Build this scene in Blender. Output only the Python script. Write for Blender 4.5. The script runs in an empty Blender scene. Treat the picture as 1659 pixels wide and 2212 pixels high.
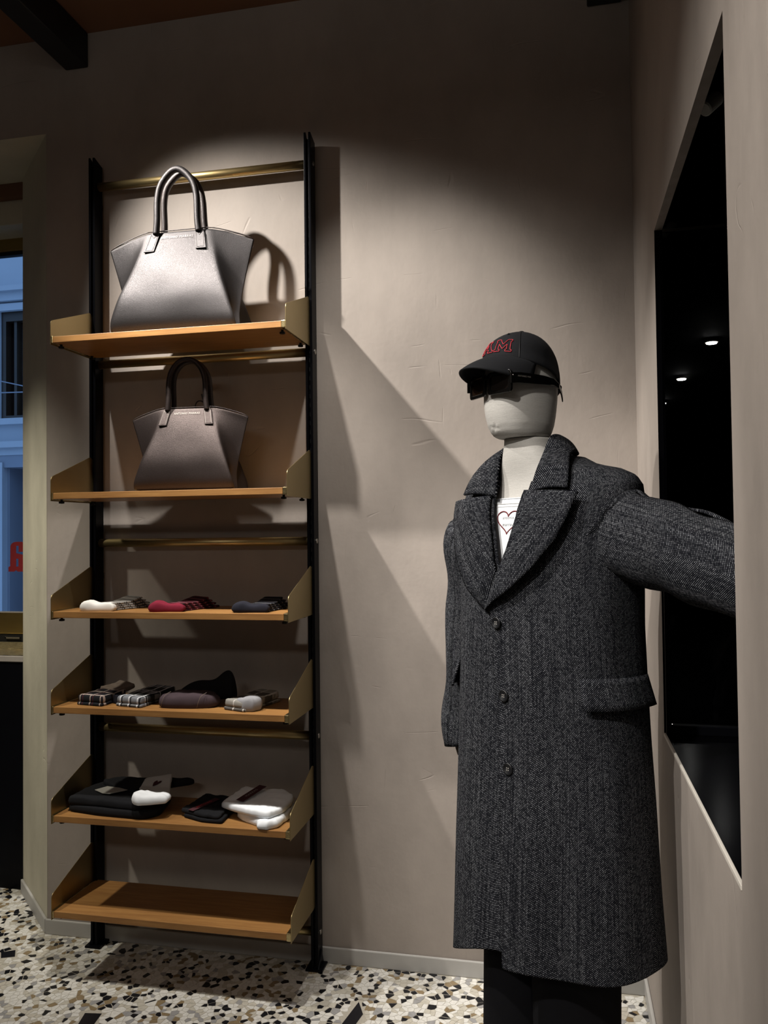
import bpy, bmesh, math, random
from mathutils import Vector, Matrix
from mathutils.noise import noise as pnoise

random.seed(7)
SC = bpy.context.scene
COL = SC.collection
R = math.radians

# ------------------------------------------------------------------ camera
cam_d = bpy.data.cameras.new('camera')
cam_d.sensor_fit = 'HORIZONTAL'
cam_d.sensor_width = 36.0
cam_d.lens = 36.0 * 1768.2 / 1659.0
cam_d.clip_start = 0.05
cam = bpy.data.objects.new('camera', cam_d)
COL.objects.link(cam)
yaw, pitch, roll = 0.2129, 0.0248, -0.0118
fw = Vector((-math.sin(yaw) * math.cos(pitch), math.cos(yaw) * math.cos(pitch), math.sin(pitch)))
r0 = Vector((math.cos(yaw), math.sin(yaw), 0)); u0 = r0.cross(fw)
cr = r0 * math.cos(roll) + u0 * math.sin(roll)
cu = -r0 * math.sin(roll) + u0 * math.cos(roll)
CAM = Vector((1.6365, -2.6049, 1.40))
cam.matrix_world = Matrix(((cr.x, cu.x, -fw.x, CAM.x), (cr.y, cu.y, -fw.y, CAM.y), (cr.z, cu.z, -fw.z, CAM.z), (0, 0, 0, 1)))
SC.camera = cam

# ------------------------------------------------------------------ world, lamps, exposure
w = bpy.data.worlds.new('dusk_sky'); SC.world = w; w.use_nodes = True
bg = w.node_tree.nodes['Background']
bg.inputs[0].default_value = (0.245, 0.44, 0.78, 1); bg.inputs[1].default_value = 1.45
SC.view_settings.view_transform = 'Standard'
SC.view_settings.look = 'None'
SC.view_settings.gamma = 1.0
SC.view_settings.use_curve_mapping = False
SC.view_settings.exposure = 0.0

WARM = (1.0, 0.95, 0.885)
def spot(name, loc, target, power, angle, blend, radius, color=WARM):
    d = bpy.data.lights.new(name, 'SPOT')
    d.energy = power; d.spot_size = R(angle); d.spot_blend = blend; d.shadow_soft_size = radius; d.color = color
    o = bpy.data.objects.new(name, d); COL.objects.link(o)
    o.location = loc
    o.rotation_euler = (Vector(target) - Vector(loc)).to_track_quat('-Z', 'Y').to_euler()
    return o
def area(name, loc, target, power, sx, sy, color=WARM):
    d = bpy.data.lights.new(name, 'AREA'); d.shape = 'RECTANGLE'; d.size = sx; d.size_y = sy
    d.energy = power; d.color = color
    o = bpy.data.objects.new(name, d); COL.objects.link(o); o.location = loc
    o.rotation_euler = (Vector(target) - Vector(loc)).to_track_quat('-Z', 'Y').to_euler()
    return o
# track spots over the wall: one from the left across the shelves towards the coat, one straight down on the shelves
spot('track_lamp_left', (-0.15, -0.80, 3.10), (0.96, 0.0, 1.70), 300, 62, 1.0, 0.022)
spot('track_lamp_shelves', (0.60, -0.79, 2.93), (0.62, -0.26, 0.9), 135, 66, 0.7, 0.022)
spot('track_lamp_coat', (0.30, -1.80, 3.02), (1.58, -0.70, 1.25), 185, 43, 0.5, 0.03)
spot('track_lamp_wall', (1.10, -0.85, 3.12), (1.22, 0.0, 1.45), 74, 58, 0.9, 0.03)
spot('track_lamp_right', (0.55, -3.0, 3.0), (2.0, -1.55, 1.3), 280, 54, 0.9, 0.05)
spot('track_lamp_window', (-1.10, -0.90, 3.0), (-0.34, 0.14, 0.80), 190, 44, 1.0, 0.05, (1, 0.94, 0.80))
# added ambient fill, unseen behind the camera
area('shop_fill_light', (0.3, -4.6, 3.15), (0.3, -4.6, 0), 28, 1.6, 0.5)

area('ceiling_bounce_fill', (0.6, -2.6, 2.80), (0.6, -2.6, 3.2), 16, 1.8, 0.3)  # added fill aimed upwards so the ceiling bounce lifts the upper wall

# ------------------------------------------------------------------ materials
def rgb(r, g, b):
    f = lambda c: (c / 255 / 12.92) if c / 255 <= 0.04045 else ((c / 255 + 0.055) / 1.055) ** 2.4
    return (f(r), f(g), f(b), 1)

class NT:
    """small node-graph helper"""
    def __init__(s, name):
        s.m = bpy.data.materials.new(name); s.m.use_nodes = True
        s.t = s.m.node_tree; s.b = s.t.nodes['Principled BSDF']
    def n(s, typ, **kw):
        o = s.t.nodes.new(typ)
        for k, v in kw.items():
            if k.startswith('i_'):
                key = k[2:]; o.inputs[int(key) if key.isdigit() else key].default_value = v
            else: setattr(o, k, v)
        return o
    def l(s, a, b): s.t.links.new(a, b); return b
    def math(s, op, a, b=None, c=None, clamp=False):
        o = s.t.nodes.new('ShaderNodeMath'); o.operation = op; o.use_clamp = clamp
        for i, v in enumerate((a, b, c)):
            if v is None: continue
            if isinstance(v, (int, float)): o.inputs[i].default_value = v
            else: s.t.links.new(v, o.inputs[i])
        return o.outputs[0]
    def mix(s, f, a, b):
        o = s.t.nodes.new('ShaderNodeMix'); o.data_type = 'RGBA'
        for i, v in ((0, f), (6, a), (7, b)):
            if isinstance(v, (int, float)): o.inputs[i].default_value = v
            elif isinstance(v, tuple): o.inputs[i].default_value = v
            else: s.t.links.new(v, o.inputs[i])
        return o.outputs[2]
    def noise(s, vec, scale, detail=3.0, rough=0.5):
        o = s.n('ShaderNodeTexNoise'); o.inputs['Scale'].default_value = scale
        o.inputs['Detail'].default_value = detail; o.inputs['Roughness'].default_value = rough
        if vec is not None: s.l(vec, o.inputs['Vector'])
        return o.outputs[0]
    def ramp(s, f, a, b, lo=0.0, hi=1.0):
        o = s.n('ShaderNodeMapRange'); o.inputs[1].default_value = a; o.inputs[2].default_value = b
        o.inputs[3].default_value = lo; o.inputs[4].default_value = hi
        s.l(f, o.inputs[0]); return o.outputs[0]
    def mapping(s, vec, scale=(1, 1, 1), rot=(0, 0, 0), loc=(0, 0, 0)):
        o = s.n('ShaderNodeMapping'); o.inputs['Scale'].default_value = scale
        o.inputs['Rotation'].default_value = rot; o.inputs['Location'].default_value = loc
        s.l(vec, o.inputs['Vector']); return o.outputs[0]
    def pos(s): return s.n('ShaderNodeNewGeometry').outputs['Position']
    def obj(s): return s.n('ShaderNodeTexCoord').outputs['Object']
    def uv(s): return s.n('ShaderNodeTexCoord').outputs['UV']
    def bump(s, h, strength, dist=0.01):
        o = s.n('ShaderNodeBump'); o.inputs['Strength'].default_value = strength; o.inputs['Distance'].default_value = dist
        s.l(h, o.inputs['Height']); s.l(o.outputs[0], s.b.inputs['Normal']); return o
    def set(s, color=None, rough=None, metal=None, spec=None, **kw):
        B = s.b.inputs
        if color is not None:
            if isinstance(color, tuple): B['Base Color'].default_value = color
            else: s.l(color, B['Base Color'])
        if rough is not None:
            if isinstance(rough, (int, float)): B['Roughness'].default_value = rough
            else: s.l(rough, B['Roughness'])
        if metal is not None: B['Metallic'].default_value = metal
        if spec is not None: B['Specular IOR Level'].default_value = spec
        for k, v in kw.items(): B[k.replace('_', ' ')].default_value = v
        return s

M = {}
def simple(name, color, rough=0.5, metal=0.0, spec=0.5, nscale=40, namp=0.12, bump=0.0, bscale=200):
    t = NT(name); p = t.obj()
    c = t.mix(t.noise(p, nscale), tuple(x * (1 - namp) for x in color[:3]) + (1,), tuple(min(1, x * (1 + namp)) for x in color[:3]) + (1,))
    t.set(c, rough, metal, spec)
    if bump: t.bump(t.noise(p, bscale, 2), bump, 0.002)
    M[name] = t.m; return t.m

def plaster(name, base):
    t = NT(name); p = t.pos()
    big = t.noise(p, 1.6, 4, 0.6); mid = t.noise(t.mapping(p, (1, 1, 0.45)), 7, 5, 0.65)
    f = t.math('ADD', t.math('MULTIPLY', big, 0.6), t.math('MULTIPLY', mid, 0.4))
    d = tuple(x * 0.80 for x in base[:3]) + (1,); h = tuple(x * 1.15 for x in base[:3]) + (1,)
    c = t.mix(t.ramp(f, 0.32, 0.68), d, h)
    # fine trowel scratches
    wv = t.noise(t.mapping(p, (2.2, 2.2, 0.35), (0.5, 0.7, 0.9)), 3.0, 1, 0.3)
    scr = t.ramp(t.math('ABSOLUTE', t.math('SUBTRACT', wv, 0.5)), 0.0, 0.004, 1.0, 0.0)
    gate = t.ramp(t.noise(p, 9.0, 1), 0.60, 0.66)
    scr = t.math('MULTIPLY', scr, gate)
    wv2 = t.noise(t.mapping(p, (0.45, 2.0, 2.6), (0.2, 0.5, 0.3)), 2.6, 2, 0.4)
    scr2 = t.math('MULTIPLY', t.ramp(t.math('ABSOLUTE', t.math('SUBTRACT', wv2, 0.5)), 0.0, 0.005, 1.0, 0.0), t.ramp(t.noise(p, 7.0, 1), 0.58, 0.64))
    scr = t.math('MAXIMUM', scr, scr2)
    c = t.mix(t.math('MULTIPLY', scr, 0.22), c, h)
    t.set(c, t.ramp(mid, 0.3, 0.7, 0.62, 0.8), 0, 0.25)
    hgt = t.math('ADD', t.math('MULTIPLY', mid, 0.5), t.math('ADD', t.math('MULTIPLY', scr, -0.25), t.math('MULTIPLY', t.noise(p, 60, 3), 0.10)))
    t.bump(hgt, 0.32, 0.012)
    M[name] = t.m
plaster('plaster', (0.33, 0.290, 0.258, 1))
plaster('plaster_jamb', (0.50, 0.47, 0.37, 1))
simple('baseboard_paint', (0.40, 0.39, 0.37, 1), 0.45, 0, 0.4, 9, 0.10)
simple('ceiling_wood', (0.15, 0.075, 0.045, 1), 0.7, 0, 0.3, 3, 0.2)
simple('beam_black', (0.007, 0.0075, 0.009, 1), 0.5, 0, 0.4)
simple('lacquer', (0.003, 0.0032, 0.0045, 1), 0.32, 0, 0.09, 60, 0.1)
simple('matte_black', (0.004, 0.004, 0.004, 1), 0.6, 0, 0.3)
simple('black_glass', (0.0015, 0.0016, 0.002, 1), 0.04, 0, 0.5, 10, 0.05)
simple('niche_floor_black', (0.0015, 0.0015, 0.002, 1), 0.16, 0, 0.04)
simple('dark_room', (0.004, 0.004, 0.005, 1), 0.8, 0, 0.1)
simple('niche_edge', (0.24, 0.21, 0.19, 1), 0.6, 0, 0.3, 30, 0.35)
simple('sill_edge_highlight', (0.62, 0.58, 0.52, 1), 0.5, 0, 0.3)
simple('steel', (0.38, 0.36, 0.33, 1), 0.35, 1.0)
simple('embossed_leather', (0.16, 0.145, 0.14, 1), 0.5, 0.3)
simple('thread_light', (0.45, 0.42, 0.38, 1), 0.8)
simple('red_vinyl', (0.22, 0.012, 0.016, 1), 0.55)
simple('burgundy_print', (0.045, 0.006, 0.010, 1), 0.8)
simple('heart_print', (0.15, 0.018, 0.022, 1), 0.8)
simple('black_print', (0.01, 0.01, 0.012, 1), 0.8)
simple('pale_print', (0.32, 0.29, 0.26, 1), 0.6)
simple('grey_card', (0.34, 0.33, 0.30, 1), 0.7)
simple('cap_thread', (0.60, 0.035, 0.055, 1), 0.6)
simple('white_knit', (0.80, 0.83, 0.86, 1), 0.85, 0, 0.2, 60, 0.03, 0.10, 900)
simple('white_jersey', (0.84, 0.87, 0.90, 1), 0.85, 0, 0.2, 60, 0.02, 0.10, 700)
simple('black_cloth', (0.0075, 0.0078, 0.0095, 1), 0.9, 0, 0.2, 60, 0.2, 0.10, 900)
simple('trouser_cloth', (0.0045, 0.0045, 0.006, 1), 0.9, 0, 0.15, 30, 0.2, 0.2, 500)
simple('button_horn', (0.007, 0.0075, 0.009, 1), 0.38, 0, 0.5)
simple('wood_hand', (0.040, 0.022, 0.014, 1), 0.45, 0, 0.5, 25, 0.3)
simple('black_leather', (0.005, 0.005, 0.006, 1), 0.28, 0, 0.6, 20, 0.1, 0.3, 120)
simple('frame_acetate', (0.0035, 0.0032, 0.003, 1), 0.12, 0, 0.55, 20, 0.2)
simple('lamp_white', (0.80, 0.78, 0.72, 1), 0.5)
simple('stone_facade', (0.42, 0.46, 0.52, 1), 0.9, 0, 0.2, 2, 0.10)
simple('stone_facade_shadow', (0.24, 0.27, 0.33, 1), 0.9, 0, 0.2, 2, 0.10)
simple('dark_window', (0.012, 0.014, 0.018, 1), 0.25)
simple('dark_wood', (0.020, 0.014, 0.010, 1), 0.4)
simple('curtain', (0.20, 0.22, 0.20, 1), 0.9, 0, 0.1, 14, 0.5)

def brass(name, c1, c2, rough, brushed=(1, 60, 60)):
    t = NT(name); p = t.obj()
    n = t.noise(t.mapping(p, brushed), 14, 4, 0.6)
    t.set(t.mix(n, c1, c2), t.ramp(n, 0.2, 0.8, rough - 0.06, rough + 0.08), 1.0)
    M[name] = t.m
brass('brass_tube', (0.56, 0.43, 0.20, 1), (0.62, 0.48, 0.235, 1), 0.40)
brass('brass_plate', (0.34, 0.265, 0.13, 1), (0.42, 0.335, 0.175, 1), 0.40, (60, 1, 60))
brass('brass_cap', (0.62, 0.50, 0.25, 1), (0.72, 0.60, 0.33, 1), 0.25, (5, 1, 5))
brass('brass_frame', (0.33, 0.23, 0.075, 1), (0.44, 0.32, 0.12, 1), 0.38, (1, 40, 60))
brass('brass_sill', (0.28, 0.22, 0.11, 1), (0.90, 0.82, 0.58, 1), 0.42, (6, 14, 14))

def wood(name):
    t = NT(name); p = t.obj()
    q = t.mapping(p, (2.2, 26, 26))
    g = t.noise(q, 3.2, 5, 0.62); f2 = t.noise(t.mapping(p, (7, 150, 150)), 2.0, 2)
    c = t.mix(t.ramp(g, 0.25, 0.75), (0.235, 0.108, 0.034, 1), (0.375, 0.195, 0.062, 1))
    c = t.mix(t.math('MULTIPLY', t.ramp(f2, 0.55, 0.75), 0.35), c, (0.16, 0.066, 0.02, 1))
    t.set(c, 0.42, 0, 0.4); t.bump(f2, 0.08, 0.002); M[name] = t.m
wood('oak')

def leather(name, c1, c2, rough, metal):
    t = NT(name); p = t.obj()
    v = t.n('ShaderNodeTexVoronoi'); v.feature = 'DISTANCE_TO_EDGE'; v.inputs['Scale'].default_value = 430
    t.l(p, v.inputs['Vector'])
    e = t.ramp(v.outputs[0], 0.0, 0.22)
    c = t.mix(e, c1, c2)
    t.set(c, t.ramp(e, 0, 1, rough + 0.08, rough), metal, 0.6)
    t.bump(t.math('ADD', e, t.math('MULTIPLY', t.noise(p, 24, 3), 1.2)), 0.20, 0.0016)
    M[name] = t.m
leather('leather_taupe', (0.039, 0.0355, 0.036, 1), (0.055, 0.051, 0.0515, 1), 0.42, 0.80)
leather('leather_brown', (0.034, 0.025, 0.023, 1), (0.050, 0.038, 0.035, 1), 0.42, 0.75)
leather('leather_handle', (0.030, 0.022, 0.020, 1), (0.050, 0.038, 0.035, 1), 0.36, 0.2)

def weave(name, color, sc=900, amp=0.25, bump=0.35):
    t = NT(name); p = t.obj()
    a = t.noise(t.mapping(p, (1, 1, 6)), sc * 0.25, 2); b = t.noise(t.mapping(p, (0.35, 0.35, 8)), sc * 0.12, 3)
    f = t.math('MULTIPLY', t.math('ADD', a, b), 0.5)
    c = t.mix(t.ramp(f, 0.3, 0.7), tuple(x * (1 - amp) for x in color[:3]) + (1,), tuple(min(1, x * (1 + amp)) for x in color[:3]) + (1,))
    t.set(c, 0.62, 0, 0.35); t.bump(f, bump, 0.002); M[name] = t.m
weave('mannequin_linen', (0.50, 0.485, 0.455, 1), 900, 0.14, 0.25)
weave('cap_twill', (0.0062, 0.0068, 0.009, 1), 1400, 0.3, 0.3)
M['cap_twill'].node_tree.nodes['Principled BSDF'].inputs['Roughness'].default_value = 0.85

def herring(name):
    t = NT(name); uv = t.uv()
    sx = t.n('ShaderNodeSeparateXYZ'); t.l(uv, sx.inputs[0]); u, v = sx.outputs[0], sx.outputs[1]
    # soft waviness of the cloth
    wob = t.math('MULTIPLY', t.math('SUBTRACT', t.noise(t.mapping(uv, (8, 3, 1)), 2.0, 2), 0.5), 0.010)
    u2 = t.math('ADD', u, wob)
    zig = t.math('PINGPONG', u2, 0.058)
    ph = t.math('DIVIDE', t.math('ADD', v, t.math('MULTIPLY', zig, 0.72)), 0.0037)
    fr = t.math('FRACT', ph)
    line = t.ramp(t.math('ABSOLUTE', t.math('SUBTRACT', fr, 0.5)), 0.08, 0.22, 1.0, 0.0)
    # dashes along each twill line
    row = t.math('FLOOR', ph)
    du = t.math('ADD', t.math('DIVIDE', u2, 0.0034), t.math('MULTIPLY', row, 0.37))
    dash = t.ramp(t.math('ABSOLUTE', t.math('SUBTRACT', t.math('FRACT', du), 0.5)), 0.28, 0.46, 1.0, 0.15)
    cell = t.n('ShaderNodeTexWhiteNoise'); cell.noise_dimensions = '2D'
    cb = t.n('ShaderNodeCombineXYZ'); t.l(t.math('FLOOR', du), cb.inputs[0]); t.l(row, cb.inputs[1]); t.l(cb.outputs[0], cell.inputs['Vector'])
    rnd = t.ramp(cell.outputs[0], 0.0, 1.0, 0.12, 1.0)
    streak = t.ramp(t.noise(t.mapping(uv, (340, 4, 1)), 1.0, 2), 0.34, 0.66, 0.30, 1.15)
    f = t.math('MULTIPLY', t.math('MULTIPLY', line, dash), t.math('MULTIPLY', rnd, streak), clamp=True)
    c = t.mix(f, (0.0032, 0.0036, 0.0056, 1), (0.325, 0.335, 0.358, 1))
    t.set(c, 0.95, 0, 0.03); t.bump(line, 0.35, 0.0015); M[name] = t.m
herring('herringbone_wool')

def plaid(name, base, bands):
    """bands: (axis 0/1, period, offset, width, colour) in metres on the UV map; later ones lie on top"""
    t = NT(name); uv = t.uv(); sx = t.n('ShaderNodeSeparateXYZ'); t.l(uv, sx.inputs[0])
    c = base
    for ax, per, off, wd, colr in bands:
        fr = t.math('FRACT', t.math('DIVIDE', t.math('ADD', sx.outputs[ax], off + 10 * per), per))
        msk = t.math('LESS_THAN', fr, wd / per)
        c = t.mix(t.math('MULTIPLY', msk, 0.92), c, colr)
    n = t.noise(t.mapping(uv, (1, 1, 1)), 900, 2)
    t.set(c, 0.9, 0, 0.2); t.bump(n, 0.15, 0.001); M[name] = t.m
plaid('plaid_black', (0.010, 0.011, 0.014, 1), [(1, 0.046, 0.008, 0.011, (0.42, 0.34, 0.30, 1)), (0, 0.040, 0.0, 0.004, (0.33, 0.27, 0.24, 1)), (0, 0.040, 0.029, 0.0035, (0.06, 0.010, 0.018, 1))])
plaid('plaid_grey', (0.020, 0.021, 0.022, 1), [(1, 0.075, 0.018, 0.026, (0.20, 0.21, 0.23, 1)), (1, 0.037, 0.020, 0.004, (0.16, 0.16, 0.16, 1)), (0, 0.034, 0.0, 0.0045, (0.62, 0.63, 0.66, 1)), (0, 0.034, 0.027, 0.0045, (0.004, 0.004, 0.005, 1)), (1, 0.075, -0.008, 0.004, (0.5, 0.5, 0.52, 1))])
plaid('plaid_taupe', (0.075, 0.068, 0.060, 1), [(1, 0.065, 0.018, 0.030, (0.24, 0.23, 0.205, 1)), (1, 0.050, 0.0, 0.004, (0.35, 0.33, 0.30, 1)), (0, 0.040, 0.006, 0.0045, (0.48, 0.46, 0.43, 1))])
plaid('sock_white_stripe', (0.78, 0.765, 0.72, 1), [(1, 0.60, -0.118, 0.60 - 0.118 - 0.02, (0.20, 0.185, 0.17, 1)), (1, 0.028, 0.0, 0.007, (0.78, 0.765, 0.72, 1))])
simple('sock_cream', (0.80, 0.785, 0.74, 1), 0.9, 0, 0.2, 60, 0.04, 0.10, 900)
plaid('sock_cream_leg_shade', (0.26, 0.245, 0.225, 1), [(1, 0.030, 0.010, 0.0045, (0.012, 0.011, 0.011, 1)), (1, 0.030, 0.018, 0.003, (0.012, 0.011, 0.011, 1))])  # cream base darkened for the shade at the shelf back; black stripes are knitted
simple('sock_burgundy', (0.17, 0.012, 0.028, 1), 0.9, 0, 0.2, 60, 0.15, 0.10, 900)
plaid('sock_burgundy_leg', (0.085, 0.008, 0.016, 1), [(1, 0.026, 0.010, 0.010, (0.012, 0.004, 0.006, 1)), (1, 0.026, 0.019, 0.0022, (0.30, 0.16, 0.17, 1))])
simple('sock_navy', (0.012, 0.0125, 0.020, 1), 0.9, 0, 0.2, 60, 0.15, 0.10, 900)
plaid('sock_navy_leg', (0.010, 0.0105, 0.016, 1), [(1, 0.026, 0.010, 0.010, (0.004, 0.004, 0.006, 1)), (1, 0.026, 0.019, 0.0022, (0.30, 0.30, 0.31, 1))])
simple('sock_mauve', (0.052, 0.036, 0.042, 1), 0.88, 0, 0.2, 60, 0.15, 0.10, 900)
simple('sock_grey', (0.27, 0.27, 0.285, 1), 0.9, 0, 0.2, 60, 0.06, 0.10, 900)
simple('rib_grey', (0.50, 0.50, 0.49, 1), 0.9, 0, 0.2, 60, 0.05, 0.10, 900)
simple('band_taupe', (0.17, 0.135, 0.11, 1), 0.9, 0, 0.2, 60, 0.1, 0.10, 900)

def terrazzo(name):
    t = NT(name); p = t.pos()
    v = t.n('ShaderNodeTexVoronoi'); v.inputs['Scale'].default_value = 46; t.l(p, v.inputs['Vector'])
    d = t.n('ShaderNodeTexVoronoi'); d.feature = 'DISTANCE_TO_EDGE'; d.inputs['Scale'].default_value = 46; t.l(p, d.inputs['Vector'])
    sp = t.n('ShaderNodeSeparateColor'); t.l(v.outputs['Color'], sp.inputs[0])
    c = t.mix(sp.outputs[0], (0.40, 0.38, 0.33, 1), (0.60, 0.58, 0.53, 1))
    c = t.mix(t.math('GREATER_THAN', sp.outputs[1], 0.80), c, (0.26, 0.20, 0.12, 1))
    c = t.mix(t.math('GREATER_THAN', sp.outputs[2], 0.87), c, (0.012, 0.012, 0.014, 1))
    c = t.mix(t.ramp(d.outputs[0], 0.02, 0.05, 1, 0), c, (0.30, 0.275, 0.23, 1))
    t.set(c, 0.30, 0, 0.45); M[name] = t.m
terrazzo('terrazzo')
def chip(name, c):
    t = NT(name); p = t.pos(); n = t.noise(p, 90, 3)
    t.set(t.mix(n, tuple(x * 0.72 for x in c) + (1,), tuple(min(1, x * 1.22) for x in c) + (1,)), 0.26, 0, 0.45); M[name] = t.m
chip('chip_white', (0.66, 0.645, 0.60)); chip('chip_cream', (0.50, 0.47, 0.40)); chip('chip_tan', (0.235, 0.175, 0.10))
chip('chip_grey', (0.30, 0.295, 0.29)); chip('chip_black', (0.0085, 0.009, 0.0115))
simple('grout', (0.40, 0.37, 0.31, 1), 0.4, 0, 0.4, 200, 0.25)

t = NT('glass_clear')
for n in list(t.t.nodes):
    if n.type != 'OUTPUT_MATERIAL': t.t.nodes.remove(n)
out = [n for n in t.t.nodes if n.type == 'OUTPUT_MATERIAL'][0]
tr = t.n('ShaderNodeBsdfTransparent'); gl = t.n('ShaderNodeBsdfGlossy'); gl.inputs['Roughness'].default_value = 0.02
fr = t.n('ShaderNodeFresnel'); fr.inputs[0].default_value = 1.45
mx = t.n('ShaderNodeMixShader'); t.l(fr.outputs[0], mx.inputs[0]); t.l(tr.outputs[0], mx.inputs[1]); t.l(gl.outputs[0], mx.inputs[2]); t.l(mx.outputs[0], out.inputs[0])
M['glass_clear'] = t.m
t = NT('lens_dark'); t.set((0.006, 0.0045, 0.004, 1), 0.05, 0, 0.6); M['lens_dark'] = t.m
t = NT('lens_brown'); t.set((0.010, 0.0055, 0.0035, 1), 0.06, 0, 0.6, Transmission_Weight=0.0); M['lens_brown'] = t.m
t = NT('downlight'); t.set((1, 1, 1, 1), 0.5); t.b.inputs['Emission Color'].default_value = (1, 0.98, 0.95, 1); t.b.inputs['Emission Strength'].default_value = 14; M['downlight'] = t.m

# ------------------------------------------------------------------ mesh helpers
def tag(o, label=None, cat=None, group=None, kind=None):
    if label: o['label'] = label
    if cat: o['category'] = cat
    if group: o['group'] = group
    if kind: o['kind'] = kind
    return o
def thing(name, label, cat, loc=(0, 0, 0), group=None):
    o = bpy.data.objects.new(name, None); COL.objects.link(o); o.location = loc; o.empty_display_size = 0.05
    return tag(o, label, cat, group)
def origin(o):
    v = Vector(o.location)
    while o.parent: o = o.parent; v += Vector(o.location)
    return v
def mk(name, verts, faces, mat, parent=None, loc=None, smooth=False, uv=None, mats=None, fm=None):
    """world-space verts -> ONE mesh object; stored relative to its thing's base"""
    base = origin(parent) if parent else Vector(loc or (0, 0, 0))
    me = bpy.data.meshes.new(name)
    me.from_pydata([tuple(Vector(v) - base) for v in verts], [], faces)
    for m in (mats or [mat]): me.materials.append(M[m])
    if fm: me.polygons.foreach_set('material_index', fm)
    if smooth: me.polygons.foreach_set('use_smooth', [True] * len(me.polygons))
    if uv:
        lay = me.uv_layers.new(name='UVMap')
        for li, l in enumerate(me.loops): lay.data[li].uv = uv[l.vertex_index]
    me.update()
    o = bpy.data.objects.new(name, me); COL.objects.link(o)
    if parent: o.parent = parent
    else: o.location = base
    return o
def fixn(o):
    bm = bmesh.new(); bm.from_mesh(o.data); bmesh.ops.recalc_face_normals(bm, faces=bm.faces); bm.to_mesh(o.data); bm.free(); return o
def bev(o, wd=0.002, seg=2, ang=35):
    m = o.modifiers.new('bevel', 'BEVEL'); m.width = wd; m.segments = seg; m.limit_method = 'ANGLE'; m.angle_limit = R(ang); return o
def sub(o, n=1):
    m = o.modifiers.new('subd', 'SUBSURF'); m.levels = n; m.render_levels = n; return o
def solid(o, th, off=0.0):
    m = o.modifiers.new('solid', 'SOLIDIFY'); m.thickness = th; m.offset = off; return o
def boxv(x0, x1, y0, y1, z0, z1):
    v = [(x, y, z) for z in (z0, z1) for y in (y0, y1) for x in (x0, x1)]
    f = [(0, 2, 3, 1), (4, 5, 7, 6), (0, 1, 5, 4), (2, 6, 7, 3), (0, 4, 6, 2), (1, 3, 7, 5)]
    return v, f
def join(*parts):
    V, F = [], []
    for v, f in parts:
        n = len(V); V += list(v); F += [tuple(i + n for i in q) for q in f]
    return V, F
def box(name, x0, x1, y0, y1, z0, z1, mat, parent=None, b=0.0, loc=None):
    v, f = boxv(x0, x1, y0, y1, z0, z1)
    o = mk(name, v, f, mat, parent, loc)
    if b: bev(o, b)
    return o
def prism(pts, axis, a, b):
    """polygon extruded along axis (0 x, 1 y, 2 z) from a to b"""
    def P(p, t): return [(t, p[0], p[1]), (p[0], t, p[1]), (p[0], p[1], t)][axis]
    n = len(pts)
    v = [P(p, a) for p in pts] + [P(p, b) for p in pts]
    f = [tuple(range(n))[::-1], tuple(range(n, 2 * n))] + [(i, (i + 1) % n, n + (i + 1) % n, n + i) for i in range(n)]
    return v, f
def tube(path, rad, seg=12, caps=True):
    """round tube along a polyline; rad a number or list"""
    P = [Vector(p) for p in path]; n = len(P)
    rr = rad if isinstance(rad, (list, tuple)) else [rad] * n
    V, F = [], []
    prev = None
    for i in range(n):
        tn = (P[min(i + 1, n - 1)] - P[max(i - 1, 0)]).normalized()
        if prev is None:
            a = Vector((0, 0, 1)) if abs(tn.z) < 0.9 else Vector((1, 0, 0)); nx = tn.cross(a).normalized()
        else: nx = (prev - tn * prev.dot(tn)).normalized()
        prev = nx; ny = tn.cross(nx)
        for k in range(seg):
            an = 2 * math.pi * k / seg
            V.append(P[i] + (nx * math.cos(an) + ny * math.sin(an)) * rr[i])
    for i in range(n - 1):
        for k in range(seg):
            a, b = i * seg + k, i * seg + (k + 1) % seg
            F.append((a, b, b + seg, a + seg))
    if caps: F += [tuple(range(seg))[::-1], tuple(range((n - 1) * seg, n * seg))]
    return V, F
def smoothpath(pts, n=8):
    """Catmull-Rom through points"""
    P = [Vector(p) for p in pts]; out = []
    for i in range(len(P) - 1):
        p0, p1, p2, p3 = P[max(i - 1, 0)], P[i], P[i + 1], P[min(i + 2, len(P) - 1)]
        for k in range(n):
            t = k / n
            out.append(0.5 * ((2 * p1) + (p2 - p0) * t + (2 * p0 - 5 * p1 + 4 * p2 - p3) * t * t + (3 * p1 - p0 - 3 * p2 + p3) * t ** 3))
    out.append(P[-1]); return out
def lathe(profile, center, axis, seg=24):
    """(radius, height) profile round an axis"""
    ax = Vector(axis).normalized(); a = Vector((0, 0, 1)) if abs(ax.z) < 0.9 else Vector((1, 0, 0))
    nx = ax.cross(a).normalized(); ny = ax.cross(nx); c = Vector(center)
    V, F = [], []
    for r, h in profile:
        for k in range(seg):
            an = 2 * math.pi * k / seg; V.append(c + ax * h + (nx * math.cos(an) + ny * math.sin(an)) * r)
    for i in range(len(profile) - 1):
        for k in range(seg):
            p, q = i * seg + k, i * seg + (k + 1) % seg; F.append((p, q, q + seg, p + seg))
    F += [tuple(range(seg))[::-1], tuple(range((len(profile) - 1) * seg, len(profile) * seg))]
    return V, F
def interp(x, tab):
    if x <= tab[0][0]: return tab[0][1:]
    for a, b in zip(tab, tab[1:]):
        if x <= b[0]:
            t = (x - a[0]) / (b[0] - a[0]); return tuple(p + (q - p) * t for p, q in zip(a[1:], b[1:]))
    return tab[-1][1:]
def itp(x, tab): return interp(x, tab)[0]
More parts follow.
